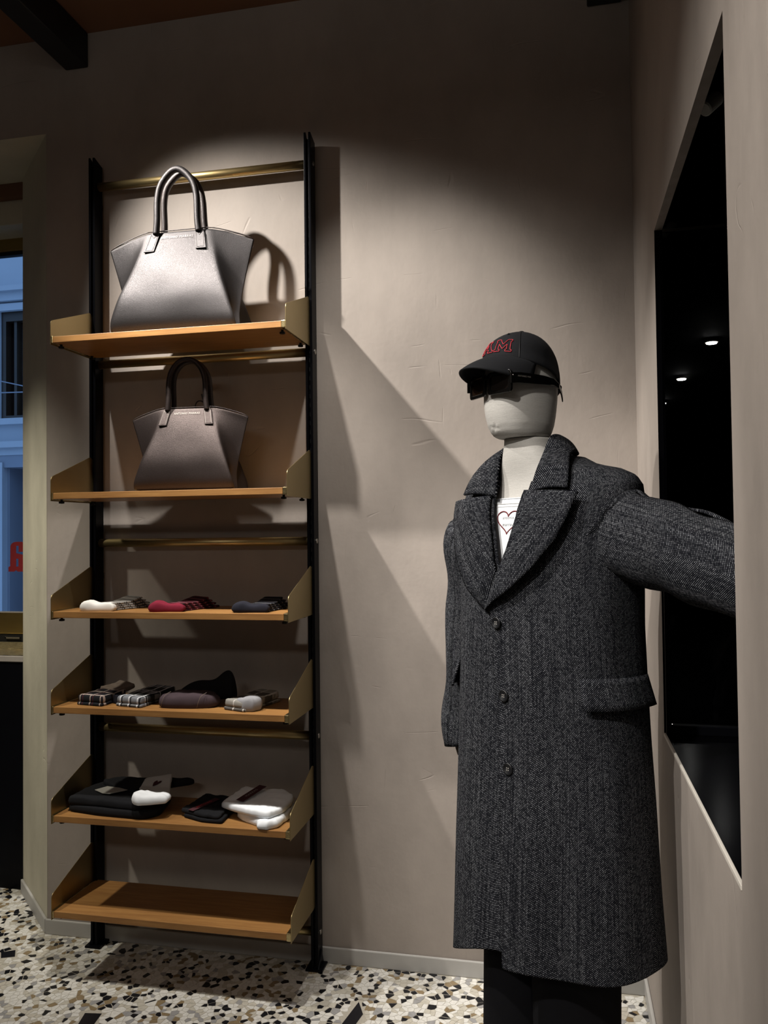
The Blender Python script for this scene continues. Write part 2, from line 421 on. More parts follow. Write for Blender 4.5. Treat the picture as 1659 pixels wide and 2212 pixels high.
def resample(pts, n):
    P = [Vector(p) for p in pts]; L = [0]
    for a, b in zip(P, P[1:]): L.append(L[-1] + (b - a).length)
    out = []
    for i in range(n):
        s = L[-1] * i / (n - 1); k = 0
        while k < len(P) - 2 and L[k + 1] < s: k += 1
        t = (s - L[k]) / max(1e-9, L[k + 1] - L[k]); out.append(P[k].lerp(P[k + 1], min(1, max(0, t))))
    return out
def text_geo(body, size, spacing=1.0, shear=0.0):
    """flat lettering: returns 2D verts and faces, centred"""
    cu = bpy.data.curves.new('lettering', 'FONT'); cu.body = body; cu.size = size; cu.align_x = 'CENTER'; cu.align_y = 'CENTER'
    cu.space_character = spacing; cu.shear = shear; cu.resolution_u = 2
    o = bpy.data.objects.new('lettering', cu); COL.objects.link(o)
    me = bpy.data.meshes.new_from_object(o.evaluated_get(bpy.context.evaluated_depsgraph_get()))
    v = [(p.co.x, p.co.y) for p in me.vertices]; f = [tuple(p.vertices) for p in me.polygons]
    bpy.data.objects.remove(o); bpy.data.curves.remove(cu); bpy.data.meshes.remove(me)
    return v, f

# ------------------------------------------------------------------ room shell
XW, YN, YF, NZ0, NZ1 = 1.868, -1.406, -0.549, 0.914, 2.121     # right wall, niche near / far edge, niche bottom / top
ZC = 3.20
WX0, WX1, WZ1 = -2.06, -0.16, 2.854                             # splayed window opening in the back wall
def S(o, kind='structure'): o['kind'] = kind; return o
# back wall (0.6 m deep mass with the splayed opening)
v, f = join(boxv(WX1, XW, 0.0, 0.6, 0, ZC), boxv(-3.2, WX0, 0.0, 0.6, 0, ZC), boxv(WX0, WX1, 0.0, 0.6, WZ1, ZC))
V = [(WX1, 0, 0), (WX1, 0, WZ1)]
S(mk('wall_back', v, f, 'plaster', loc=(0, 0, 0)))
# splayed jambs and head of the window opening
jy = 0.28; jx1 = -0.46; jx0 = -1.76; hz = 2.838
jv = [(WX1, -0.0005, 0), (jx1, jy, 0), (jx1, jy, hz), (WX1, -0.0005, WZ1), (jx1, 0.62, 0), (jx1, 0.62, hz), (WX1 - 0.001, 0.62, 0), (WX1 - 0.001, 0.62, WZ1)]
jf = [(0, 1, 2, 3), (1, 4, 5, 2), (4, 6, 7, 5), (0, 6, 4, 1), (3, 2, 5, 7)]
mir = [(WX0 + WX1 - x, y, z) for x, y, z in jv]
v, f = join((jv, jf), (mir, [q[::-1] for q in jf]))
hv = [(WX1, -0.0005, WZ1), (jx1, jy, hz), (jx0, jy, hz), (WX0, -0.0005, WZ1), (jx1, 0.30, hz), (jx0, 0.30, hz)]
v, f = join((v, f), (hv, [(0, 1, 2, 3), (1, 4, 5, 2)]))
S(mk('trim_1', v, f, 'plaster_jamb', loc=(0, 0, 0)))
# dark pelmet gap, beige panel under it
S(box('trim_2', jx0, jx1, 0.30, 0.36, 2.785, 2.86, 'ceiling_wood'))
S(box('trim_3', jx0, jx1, 0.34, 0.50, 2.685, 2.80, 'plaster_jamb', b=0.003))
S(box('wall_window', -3.2, XW, 0.6, 0.62, 0, 0.9, 'plaster'))
S(box('wall_window.001', -3.2, XW, 0.6, 0.62, 2.69, ZC, 'plaster'))
# right wall with the niche opening, as one partition that ends at Y = -1.64
YE = -1.642; XO = 2.47
def wallhole():
    ys = [YE, YN, YF, 0.0]; zs = [0, NZ0, NZ1, ZC]
    V, F = [], []
    for xx in (XW, XW + 0.018):
        for z in zs:
            for y in ys: V.append((xx, y, z))
    idx = lambda i, j, k: i * 16 + k * 4 + j
    for k in range(3):
        for j in range(3):
            if j == 1 and k == 1: continue
            F.append((idx(0, j, k), idx(0, j, k + 1), idx(0, j + 1, k + 1), idx(0, j + 1, k)))
            F.append((idx(1, j, k), idx(1, j + 1, k), idx(1, j + 1, k + 1), idx(1, j, k + 1)))
    F += [(idx(0, 0, k), idx(1, 0, k), idx(1, 0, k + 1), idx(0, 0, k + 1)) for k in range(3)]
    return V, F
v, f = join(wallhole(), boxv(XW + 0.002, 3.4, YE, YE + 0.02, 0, ZC))
S(mk('wall_right', v, f, 'plaster', loc=(0, 0, 0)))
rv = [(XW, YN, NZ0), (XW, YF, NZ0), (XW, YF, NZ1), (XW, YN, NZ1)]
rv2 = [(XW + 0.018, y, z) for _, y, z in rv]
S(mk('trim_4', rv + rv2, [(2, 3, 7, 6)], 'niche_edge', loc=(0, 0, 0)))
S(mk('trim_6', rv + rv2, [(0, 1, 5, 4), (1, 2, 6, 5), (3, 0, 4, 7)], 'niche_floor_black', loc=(0, 0, 0)))
S(box('trim_5', XW - 0.0015, XW + 0.004, YN, YF, NZ0 - 0.006, NZ0 + 0.0015, 'sill_edge_highlight', b=0.001))  # pale strip paints the light caught along the niche's lower plaster edge
# black glossy lining of the niche, with dark glazing on its far side
S(box('niche_floor', XW + 0.018, XO, YN, YF, NZ0 - 0.03, NZ0, 'niche_floor_black'))
NC = 2.46
S(box('niche_ceiling', XW + 0.018, XO, YN, YF, NC, NC + 0.03, 'black_glass'))
S(box('niche_back', XO, XO + 0.02, YN, YF, NZ0 - 0.03, NC + 0.03, 'black_glass'))
S(box('niche_side', XW + 0.018, XO, YN - 0.02, YN, NZ0 - 0.03, NC + 0.03, 'black_glass'))
wn = thing('window_2', None, None, (XW + 0.018, YF, NZ0)); wn['kind'] = 'structure'
fo = box('window_frame', XW + 0.019, XO, YF - 0.012, YF + 0.012, NZ0, NZ0 + 0.022, 'lacquer', wn, 0.002)
box('window_frame', XW + 0.004, XW + 0.016, YF - 0.012, YF + 0.012, NZ0, 1.30, 'lacquer', wn, 0.002)
box('window_frame', XW + 0.019, XO, YF - 0.006, YF + 0.012, NZ1 - 0.006, NZ1, 'steel', wn)
box('pane', XW + 0.012, XO, YF, YF + 0.006, NZ0 + 0.022, NZ1 - 0.006, 'glass_clear', wn)
box('pane', XW + 0.019, XO, YF, YF + 0.006, NZ1, NC, 'glass_clear', wn)
# dark neighbouring room seen through that glass
v, f = boxv(XW + 0.018, 4.6, YF + 0.02, 12.0, -0.02, 3.16)
dr = mk('wall_dark_room', v, [q for i, q in enumerate(f)], 'dark_room', loc=(0, 0, 0))
dr.data.polygons.foreach_set('use_smooth', [False] * 6)
bm = bmesh.new(); bm.from_mesh(dr.data); bm.faces.ensure_lookup_table(); bmesh.ops.delete(bm, geom=[bm.faces[2]], context='FACES'); bm.to_mesh(dr.data); bm.free(); S(dr)
v, f = join(boxv(XW + 0.019, XO + 0.05, YF + 0.012, YF + 0.02, -0.02, NZ0 - 0.0), boxv(XW + 0.019, XO + 0.05, YF + 0.012, YF + 0.02, NC, 3.16), boxv(XO, 4.6, YF + 0.012, YF + 0.02, -0.02, 3.16))
S(mk('wall_dark_room.001', v, f, 'dark_room', loc=(0, 0, 0)))
for lx, ly, word in ((3.03, 5.43, 'nearest'), (3.02, 7.30, 'middle'), (3.02, 9.15, 'farthest')):
    dl = thing('ceiling_downlight', 'bright round ceiling downlight seen through the dark niche glass, %s of the three' % word, 'ceiling light', (lx, ly, 3.14), 'downlights in the dark room behind the niche')
    v, f = lathe([(0.047, 0.0), (0.055, 0.0), (0.055, 0.02), (0.047, 0.02)], (lx, ly, 3.125), (0, 0, 1)); mk('rim', v, f, 'lamp_white', dl)
    v, f = lathe([(0.046, 0.0), (0.046, 0.006)], (lx, ly, 3.115), (0, 0, 1)); mk('diffuser', v, f, 'downlight', dl)
# rest of the shop: left wall, rear wall, right side beyond the partition, ceiling, floor
S(box('wall_left', -3.22, -3.2, -7, 0.6, 0, ZC, 'plaster'))
S(box('wall_rear', -3.2, 3.4, -7.02, -7, 0, ZC, 'plaster'))
S(box('wall_shop_right', 3.4, 3.42, -7, YE + 0.02, 0, ZC, 'beam_black'))
S(box('ceiling', -3.2, 3.4, -7, 0.0, ZC, ZC + 0.05, 'ceiling_wood'))
# ceiling beams running from the back wall into the shop
def beam(x0, x1, z0, label):
    o = box('ceiling_beam', x0, x1, -7, -0.001, z0, ZC - 0.001, 'beam_black', b=0.004, loc=((x0 + x1) / 2, -3.5, z0)); tag(o, label, 'beam', 'black beams under the ceiling')
beam(-0.079, 0.010, 3.075, 'black timber ceiling beam above the shelving, ending at the back wall')
beam(1.742, 1.845, 3.035, 'black timber ceiling beam end above the niche in the right wall')
# baseboards
BH = 0.052
def board(name, pts, th=0.010):
    (x0, y0), (x1, y1) = pts; d = Vector((x1 - x0, y1 - y0, 0)).normalized(); n = Vector((d.y, -d.x, 0)) * th
    q = [(x0, y0), (x1, y1), (x1 + n.x, y1 + n.y), (x0 + n.x, y0 + n.y)]
    v, f = prism(q, 2, 0.0, BH); o = fixn(mk(name, v, f, 'baseboard_paint', loc=(0, 0, 0))); bev(o, 0.003); S(o)
board('baseboard_back', ((WX1 - 0.003, -0.0005), (XW, -0.0005)))
board('baseboard_right', ((XW - 0.0005, 0), (XW - 0.0005, YE)))
board('baseboard_window', ((jx1, jy), (WX1, -0.0005)))

# ------------------------------------------------------------------ floor: terrazzo of separate stone chips
floor = mk('floor', *boxv(-3.2, 3.4, -7, 0.6, -0.05, 0.0), 'terrazzo', loc=(0, 0, 0)); S(floor)
FX0, FX1, FY0, FY1 = -0.95, XW - 0.012, -0.80, 0.36
S(mk('floor_grout', [(FX0, FY0, 0.0004), (FX1, FY0, 0.0004), (FX1, FY1, 0.0004), (FX0, FY1, 0.0004)], [(0, 1, 2, 3)], 'grout', parent=floor))
BIG = [[(-0.231, -0.152), (-0.207, -0.184), (-0.167, -0.167), (-0.193, -0.129)], [(0.262, -0.478), (0.306, -0.468), (0.298, -0.406), (0.248, -0.413)],
       [(1.000, -0.330), (1.040, -0.318), (1.050, -0.262), (1.023, -0.204)], [(0.58, -0.60), (0.63, -0.585), (0.62, -0.545), (0.585, -0.55)], [(-0.42, -0.42), (-0.38, -0.44), (-0.36, -0.40), (-0.40, -0.37)]]
def inpoly(x, y, P):
    c = False; j = len(P) - 1
    for i in range(len(P)):
        if (P[i][1] > y) != (P[j][1] > y) and x < (P[j][0] - P[i][0]) * (y - P[i][1]) / (P[j][1] - P[i][1]) + P[i][0]: c = not c
        j = i
    return c
rnd = random.Random(11)
GS = 0.0160; cells = {}
for i in range(int((FX1 - FX0) / GS) + 1):
    for j in range(int((FY1 - FY0) / GS) + 1):
        if rnd.random() < 0.17: continue
        cells[(i, j)] = (FX0 + (i + rnd.uniform(0.02, 0.98)) * GS, FY0 + (j + rnd.uniform(0.02, 0.98)) * GS)
def clip(poly, nx, ny, d):
    out = []; n = len(poly)
    for k in range(n):
        a, b = poly[k], poly[(k + 1) % n]
        da = a[0] * nx + a[1] * ny - d; db = b[0] * nx + b[1] * ny - d
        if da <= 0: out.append(a)
        if (da < 0 < db) or (db < 0 < da):
            t = da / (da - db); out.append((a[0] + (b[0] - a[0]) * t, a[1] + (b[1] - a[1]) * t))
    return out
NB = sorted([(a, b) for a in range(-3, 4) for b in range(-3, 4) if (a or b) and a * a + b * b < 12], key=lambda q: q[0] ** 2 + q[1] ** 2)
chips = []
for (i, j), (x, y) in cells.items():
    if x > FX1 or y > FY1 or (x > WX1 - 0.0 and y > -0.010) or (y > 0 and (x - WX1) / (jx1 - WX1) < y / jy + 0.05): continue
    if any(inpoly(x, y, P) for P in BIG): continue
    q = rnd.random()
    kind = 4 if q < 0.15 else 2 if q < 0.235 else 3 if q < 0.325 else 1 if q < 0.58 else 0
    gap = 0.0007 if kind != 4 else rnd.uniform(0.0004, 0.002)
    poly = [(x - 0.03, y - 0.03), (x + 0.03, y - 0.03), (x + 0.03, y + 0.03), (x - 0.03, y + 0.03)]
    for a, b in NB:
        o = cells.get((i + a, j + b))
        if not o: continue
        dx, dy = o[0] - x, o[1] - y; L = math.hypot(dx, dy)
        if L > 0.05: continue
        poly = clip(poly, dx / L, dy / L, (x * dx + y * dy) / L + L / 2 - gap)
        if len(poly) < 3: break
    if len(poly) < 3: continue
    if any(inpoly(px, py, P) for P in BIG for px, py in poly): continue
    poly = [(px, min(py, -0.0105) if px > WX1 and y < 0 else py) for px, py in poly]
    chips.append((kind, poly))
KM = ['chip_white', 'chip_cream', 'chip_tan', 'chip_grey', 'chip_black']
def chip_geo(poly, z=0.0012):
    n = len(poly); return ([(x, y, 0.0002) for x, y in poly] + [(x, y, z) for x, y in poly], [tuple(range(n, 2 * n))] + [(k, (k + 1) % n, n + (k + 1) % n, n + k) for k in range(n)])
def seen_area(poly):
    """how large a chip shows in the frame (0 when outside)"""
    P = []
    for x, y in poly:
        d = Vector((x, y, 0)) - CAM; z = d.dot(fw); px = 829.5 + 1768.2 * d.dot(cr) / z; py = 1106 - 1768.2 * d.dot(cu) / z
        P.append((px, py))
    if not all(0 < a < 1659 and 0 < b < 2212 for a, b in P): return 0
    if 1020 < P[0][0] < 1330: return 0
    return abs(sum(a[0] * b[1] - b[0] * a[1] for a, b in zip(P, P[1:] + P[:1]))) / 2
for P in BIG:
    v, f = chip_geo(P, 0.0014); mk('stone_chip', v, f, 'chip_black', floor)
order = sorted(range(len(chips)), key=lambda k: -seen_area(chips[k][1]))
single = set(order[:290])
SV, SF, SM = [], [], []
for k, (kind, poly) in enumerate(chips):
    v, f = chip_geo(poly)
    if k in single: mk('stone_chip', v, f, KM[kind], floor)
    else:
        n = len(SV); SV += v; SF += [tuple(a + n for a in q) for q in f]; SM += [kind] * len(f)
S(mk('small_stone_chips', SV, SF, None, floor, mats=KM, fm=SM), 'stuff')

# ------------------------------------------------------------------ window with its sill, decal and the street outside
win = thing('window_1', None, None, (-1.11, 0.5, 0.96)); win['kind'] = 'structure'
box('window_frame', jx0, jx1 + 0.02, 0.48, 0.53, 2.632, 2.735, 'brass_frame', win, 0.004)
box('window_frame', jx0, jx1 + 0.02, 0.48, 0.53, 0.986, 1.077, 'brass_frame', win, 0.004)
box('window_frame', jx1 - 0.04, jx1 + 0.02, 0.48, 0.53, 1.077, 2.632, 'brass_frame', win, 0.004)
box('window_frame', jx0 - 0.02, jx0 + 0.04, 0.48, 0.53, 1.077, 2.632, 'brass_frame', win, 0.004)
box('gasket', jx0, jx1, 0.492, 0.52, 2.618, 2.634, 'matte_black', win)
box('gasket', jx0, jx1, 0.478, 0.484, 1.076, 1.081, 'pale_print', win)
box('pane', jx0, jx1, 0.503, 0.509, 1.077, 2.634, 'glass_clear', win)
box('threshold', jx0, jx1 + 0.01, 0.485, 0.55, 0.89, 0.987, 'matte_black', win)
v, f = join(boxv(-0.69, -0.62, 0.476, 0.482, 0.966, 0.973), boxv(-0.69, -0.684, 0.476, 0.49, 0.966, 0.975)); mk('latch', v, f, 'steel', win)
sill = thing('window_sill', 'hammered brass and stone window sill above the black cabinet', 'window sill', (-1.11, 0.39, 0.9))
box('sill_slab', jx0, jx1 - 0.002, 0.285, 0.49, 0.900, 0.924, 'pale_print', sill, 0.003)
# hammered top plate: uneven relief
V, F = [], []
nx, ny = 120, 18
for j in range(ny + 1):
    for i in range(nx + 1):
        x = jx0 + 0.004 + (jx1 - 0.01 - jx0) * i / nx; y = 0.292 + 0.098 * j / ny
        V.append((x, y, 0.9265 + 0.10 * (y - 0.292) + 0.0042 * pnoise((x * 45, y * 120, 0))))
for j in range(ny):
    for i in range(nx): a = j * (nx + 1) + i; F.append((a, a + 1, a + nx + 2, a + nx + 1))
mk('hammered_plate', V, F, 'brass_sill', sill, smooth=True)
for k in range(9):
    box('grille_bar', jx0 + 0.004, jx1 - 0.006, 0.394 + k * 0.0095, 0.3995 + k * 0.0095, 0.924, 0.937 + k * 0.002, 'brass_sill', sill)
cab = thing('radiator_cabinet', 'rough black cabinet under the window sill at the left edge', 'cabinet', (-1.11, 0.39, 0))
V, F = [], []
nx, nz = 90, 60
for j in range(nz + 1):
    for i in range(nx + 1):
        x = -1.72 + (1.72 - 0.468) * i / nx; z = 0.005 + 0.888 * j / nz
        e = pnoise((x * 18, z * 45, 2)); V.append((x, 0.292 - 0.003 * max(0, e), z))
for j in range(nz):
    for i in range(nx): a = j * (nx + 1) + i; F.append((a, a + 1, a + nx + 2, a + nx + 1))
mk('front_panel', V, F, 'lacquer', cab, smooth=True)
box('carcass', -1.722, -0.466, 0.2935, 0.485, 0.0, 0.899, 'matte_black', cab)
box('edge_strip', -0.468, -0.4615, 0.286, 0.30, 0.0, 0.896, 'matte_black', cab, 0.001)
# red letter decal on the pane (seen from behind): stem with foot, arch and bowl
dv, df = [], []
L0, B0 = -0.690, 1.250                                                  # foot corner
def dpoly(p):
    """outline in letter units: x 0..36 from the foot, y 0..65 upwards"""
    n = len(dv); dv.extend([(L0 + x * 0.00215, 0.4995, B0 + y * 0.00197) for x, y in p]); df.append(tuple(range(n, n + len(p))))
dpoly([(0, 0), (13, 0), (17, 3), (17, 12), (4, 12), (0, 10)])
dpoly([(4, 12), (17.5, 12), (17.5, 65), (12, 64), (7, 61), (4.5, 56)])
dpoly([(17.5, 56), (36, 56), (36, 62), (30, 65), (17.5, 65)]); dpoly([(23, 43), (36, 43), (36, 56), (23, 56)])
dpoly([(17.5, 28), (36, 28), (36, 36), (17.5, 40)]); dpoly([(22.5, 11), (36, 11), (36, 28), (22.5, 28)])
dpoly([(17, 3), (21, 0), (34, 0), (36, 3), (36, 11), (17, 11)])
dec = fixn(mk('window_decal', dv, df, 'red_vinyl', loc=(L0 + 0.045, 0.4995, B0))); solid(dec, 0.0006, 0)
tag(dec, 'dark red letter decal stuck on the window glass, seen from behind', 'decal')
# facade across the street
fac = thing('building', 'pale stone building with a dark framed window across the street', 'building', (-3.6, 4.5, -3))
def fb(name, x0, x1, z0, z1, y0, y1, mat): return box(name, x0, x1, y0, y1, z0, z1, mat, fac)
fb('wall', -9, -3.78, -3, 7, 4.5, 4.8, 'stone_facade'); fb('wall', -3.30, 1.0, -3, 7, 4.5, 4.8, 'stone_facade')
fb('wall', -3.78, -3.30, 3.64, 7, 4.5, 4.8, 'stone_facade'); fb('wall', -3.78, -3.30, 2.20, 2.54, 4.5, 4.8, 'stone_facade')
for z0, z1, y in ((3.80, 3.85, 4.36), (3.72, 3.80, 4.42), (3.63, 3.70, 4.45), (2.50, 2.56, 4.42), (2.27, 2.33, 4.40), (2.20, 2.27, 4.45)):
    fb('cornice', -4.4, -2.6, z0, z1, y, 4.5, 'stone_facade')
v, f = join(boxv(-3.78, -3.73, 4.52, 4.6, 2.54, 3.64), boxv(-3.73, -3.30, 4.52, 4.6, 3.54, 3.64), boxv(-3.73, -3.30, 4.52, 4.6, 2.54, 2.60), boxv(-3.66, -3.63, 4.55, 4.63, 2.6, 3.54)); mk('window_frame', v, f, 'dark_wood', fac)
fb('pane', -3.78, -3.30, 2.54, 3.64, 4.66, 4.68, 'dark_window'); fb('curtain', -3.585, -3.30, 2.62, 3.50, 4.62, 4.64, 'curtain')
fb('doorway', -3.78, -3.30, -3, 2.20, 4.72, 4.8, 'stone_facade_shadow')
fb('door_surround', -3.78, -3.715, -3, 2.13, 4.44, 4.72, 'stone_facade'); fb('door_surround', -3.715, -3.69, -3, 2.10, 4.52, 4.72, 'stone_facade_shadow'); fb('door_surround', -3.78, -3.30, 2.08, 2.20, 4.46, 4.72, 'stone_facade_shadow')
fb('door', -3.60, -3.30, -3, 2.0, 4.70, 4.73, 'dark_wood')
v, f = join(tube([(-4.2, 4.3, 3.42), (-3.62, 4.3, 2.90), (-3.2, 4.3, 2.80)], 0.006, 6), tube([(-4.2, 4.3, 2.80), (-3.2, 4.3, 2.78)], 0.006, 6))
tag(mk('street_cable', v, f, 'stone_facade_shadow', loc=(-3.7, 4.3, 2.9)), 'thin cables strung across the building window outside', 'cable')
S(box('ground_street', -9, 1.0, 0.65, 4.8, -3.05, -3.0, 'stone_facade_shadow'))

# ------------------------------------------------------------------ shelving unit: posts, rods, shelves with brass brackets
unit = thing('shelving_unit', 'tall wall shelving with black posts, brass rods and six oak shelves', 'shelving', (0.45, -0.03, 0))
PX = {0: (0.0475, 0.0715), 1: (0.8305, 0.8545)}
ZS = [2.016, 1.517, 1.142, 0.843, 0.503, 0.206]                     # undersides of the boards
for s in (0, 1):
    x0, x1 = PX[s]; g0, g1 = x0 + 0.0085, x1 - 0.0085; y0, y1 = -0.062, -0.0115
    prof = [(x0, y0), (g0, y0), (g0, y0 + 0.014), (g1, y0 + 0.014), (g1, y0), (x1, y0), (x1, y1), (x0, y1)]
    v, f = prism(prof, 2, 0.006, 2.700)
    # sloped top: front of the post stands higher than its back
    v = [(x, y, z + (0.016 if z > 1 and y < -0.05 else 0)) for x, y, z in v]
    p = fixn(mk('post', v, f, 'lacquer', unit)); bev(p, 0.0015)
    sx = -1 if s == 0 else 1; xo = x0 if s == 0 else x1
    # ladder of slots inside the groove
    vs, fs = [], []
    for k in range(86):
        z = 0.10 + k * 0.0295
        a, b = boxv(g0 + 0.0012, g1 - 0.0012, y0 + 0.0125, y0 + 0.0142, z, z + 0.014); n = len(vs); vs += a; fs += [tuple(i + n for i in q) for q in b]
    S(mk('slots', vs, fs, 'matte_black', p), 'stuff')
    for z in (2.622, 1.996, 1.374, 0.741, 0.112):
        v, f = lathe([(0.0085, 0.0), (0.0085, 0.0015), (0.0065, 0.003), (0.0, 0.003)], (xo, -0.033, z), (sx, 0, 0), 18); mk('bolt', v, f, 'steel', p, smooth=False)
    # foot: plate and triangular gusset
    v, f = join(boxv(x0 - 0.016, x1 + 0.016, -0.072, -0.011, 0.0015, 0.008), prism([(-0.066, 0.008), (-0.014, 0.008), (-0.034, 0.058)], 0, xo + (0 if sx > 0 else -0.004), xo + (0.004 if sx > 0 else 0)))
    fixn(mk('foot', v, f, 'lacquer', unit))
    for zf in (1.25, 2.55): box('wall_fixing', x0 + 0.006, x1 - 0.006, -0.012, -0.0005, zf, zf + 0.02, 'lacquer', unit)
for z in (2.622, 1.996, 1.374, 0.741, 0.112):
    v, f = tube([(PX[0][1] - 0.0005, -0.033, z), (PX[1][0] + 0.0005, -0.033, z)], 0.0145, 20); o = mk('rod', v, f, 'brass_tube', unit, smooth=True)
    o.data.polygons[-1].use_smooth = False; o.data.polygons[-2].use_smooth = False
# one shelf with its parts, then copies
shelf = box('shelf', 0.0645, 0.8290, -0.293, -0.052, ZS[0], ZS[0] + 0.020, 'oak', unit, 0.0012)
shelf.data.transform(Matrix.Translation((0, 0, -ZS[0]))); shelf.location.z = ZS[0]
def bracket_profile(n=6):
    yb, yf = -0.0485, -0.2965; z0 = -0.006
    p = [(yb, z0), (yf, z0)]
    c = (yf + 0.018, 0.058)
    for k in range(n + 1):
        a = R(180 - 70 * k / n); p.append((c[0] + 0.018 * math.cos(a), c[1] + 0.018 * math.sin(a)))
    c2 = (-0.074, 0.140)
    for k in range(n + 1):
        a = R(110 - 62 * k / n); p.append((c2[0] + 0.012 * math.cos(a), c2[1] + 0.012 * math.sin(a)))
    p.append((yb, 0.143)); return p
subs = []
for xa, xb, xi0, xi1, kx in ((0.0568, 0.0588, 0.0588, 0.0645, 0.074), (0.8432, 0.8452, 0.8290, 0.8432, 0.822)):
    v, f = prism(bracket_profile(), 0, xa, xb); b = fixn(mk('side_bracket', v, f, 'brass_plate', unit)); subs.append(b); bev(b, 0.0006, 1)
    v, f = boxv(xi0, xi1, -0.2945, -0.060, -0.0015, 0.0215); c = mk('end_cap', v, f, 'brass_cap', unit); bev(c, 0.002); subs.append(c)
    for ky in (-0.262, -0.085):
        v, f = lathe([(0.004, 0.0), (0.004, -0.006), (0.0085, -0.006), (0.0085, -0.012), (0.003, -0.013)], (kx, ky, -0.0005), (0, 0, 1), 6); kb = mk('knob', v, f, 'matte_black', unit); subs.append(kb)
for o in subs:
    o.data.transform(Matrix.Translation(origin(unit))); o.data.transform(Matrix.Translation(-origin(unit)))
    o.parent = shelf
for z in ZS[1:]:
    c = shelf.copy(); COL.objects.link(c); c.parent = unit; c.location = (shelf.location.x, shelf.location.y, z)
    for o in subs:
        d = o.copy(); COL.objects.link(d); d.parent = c
SZ = [z + 0.020 for z in ZS]                                         # tops of the boards

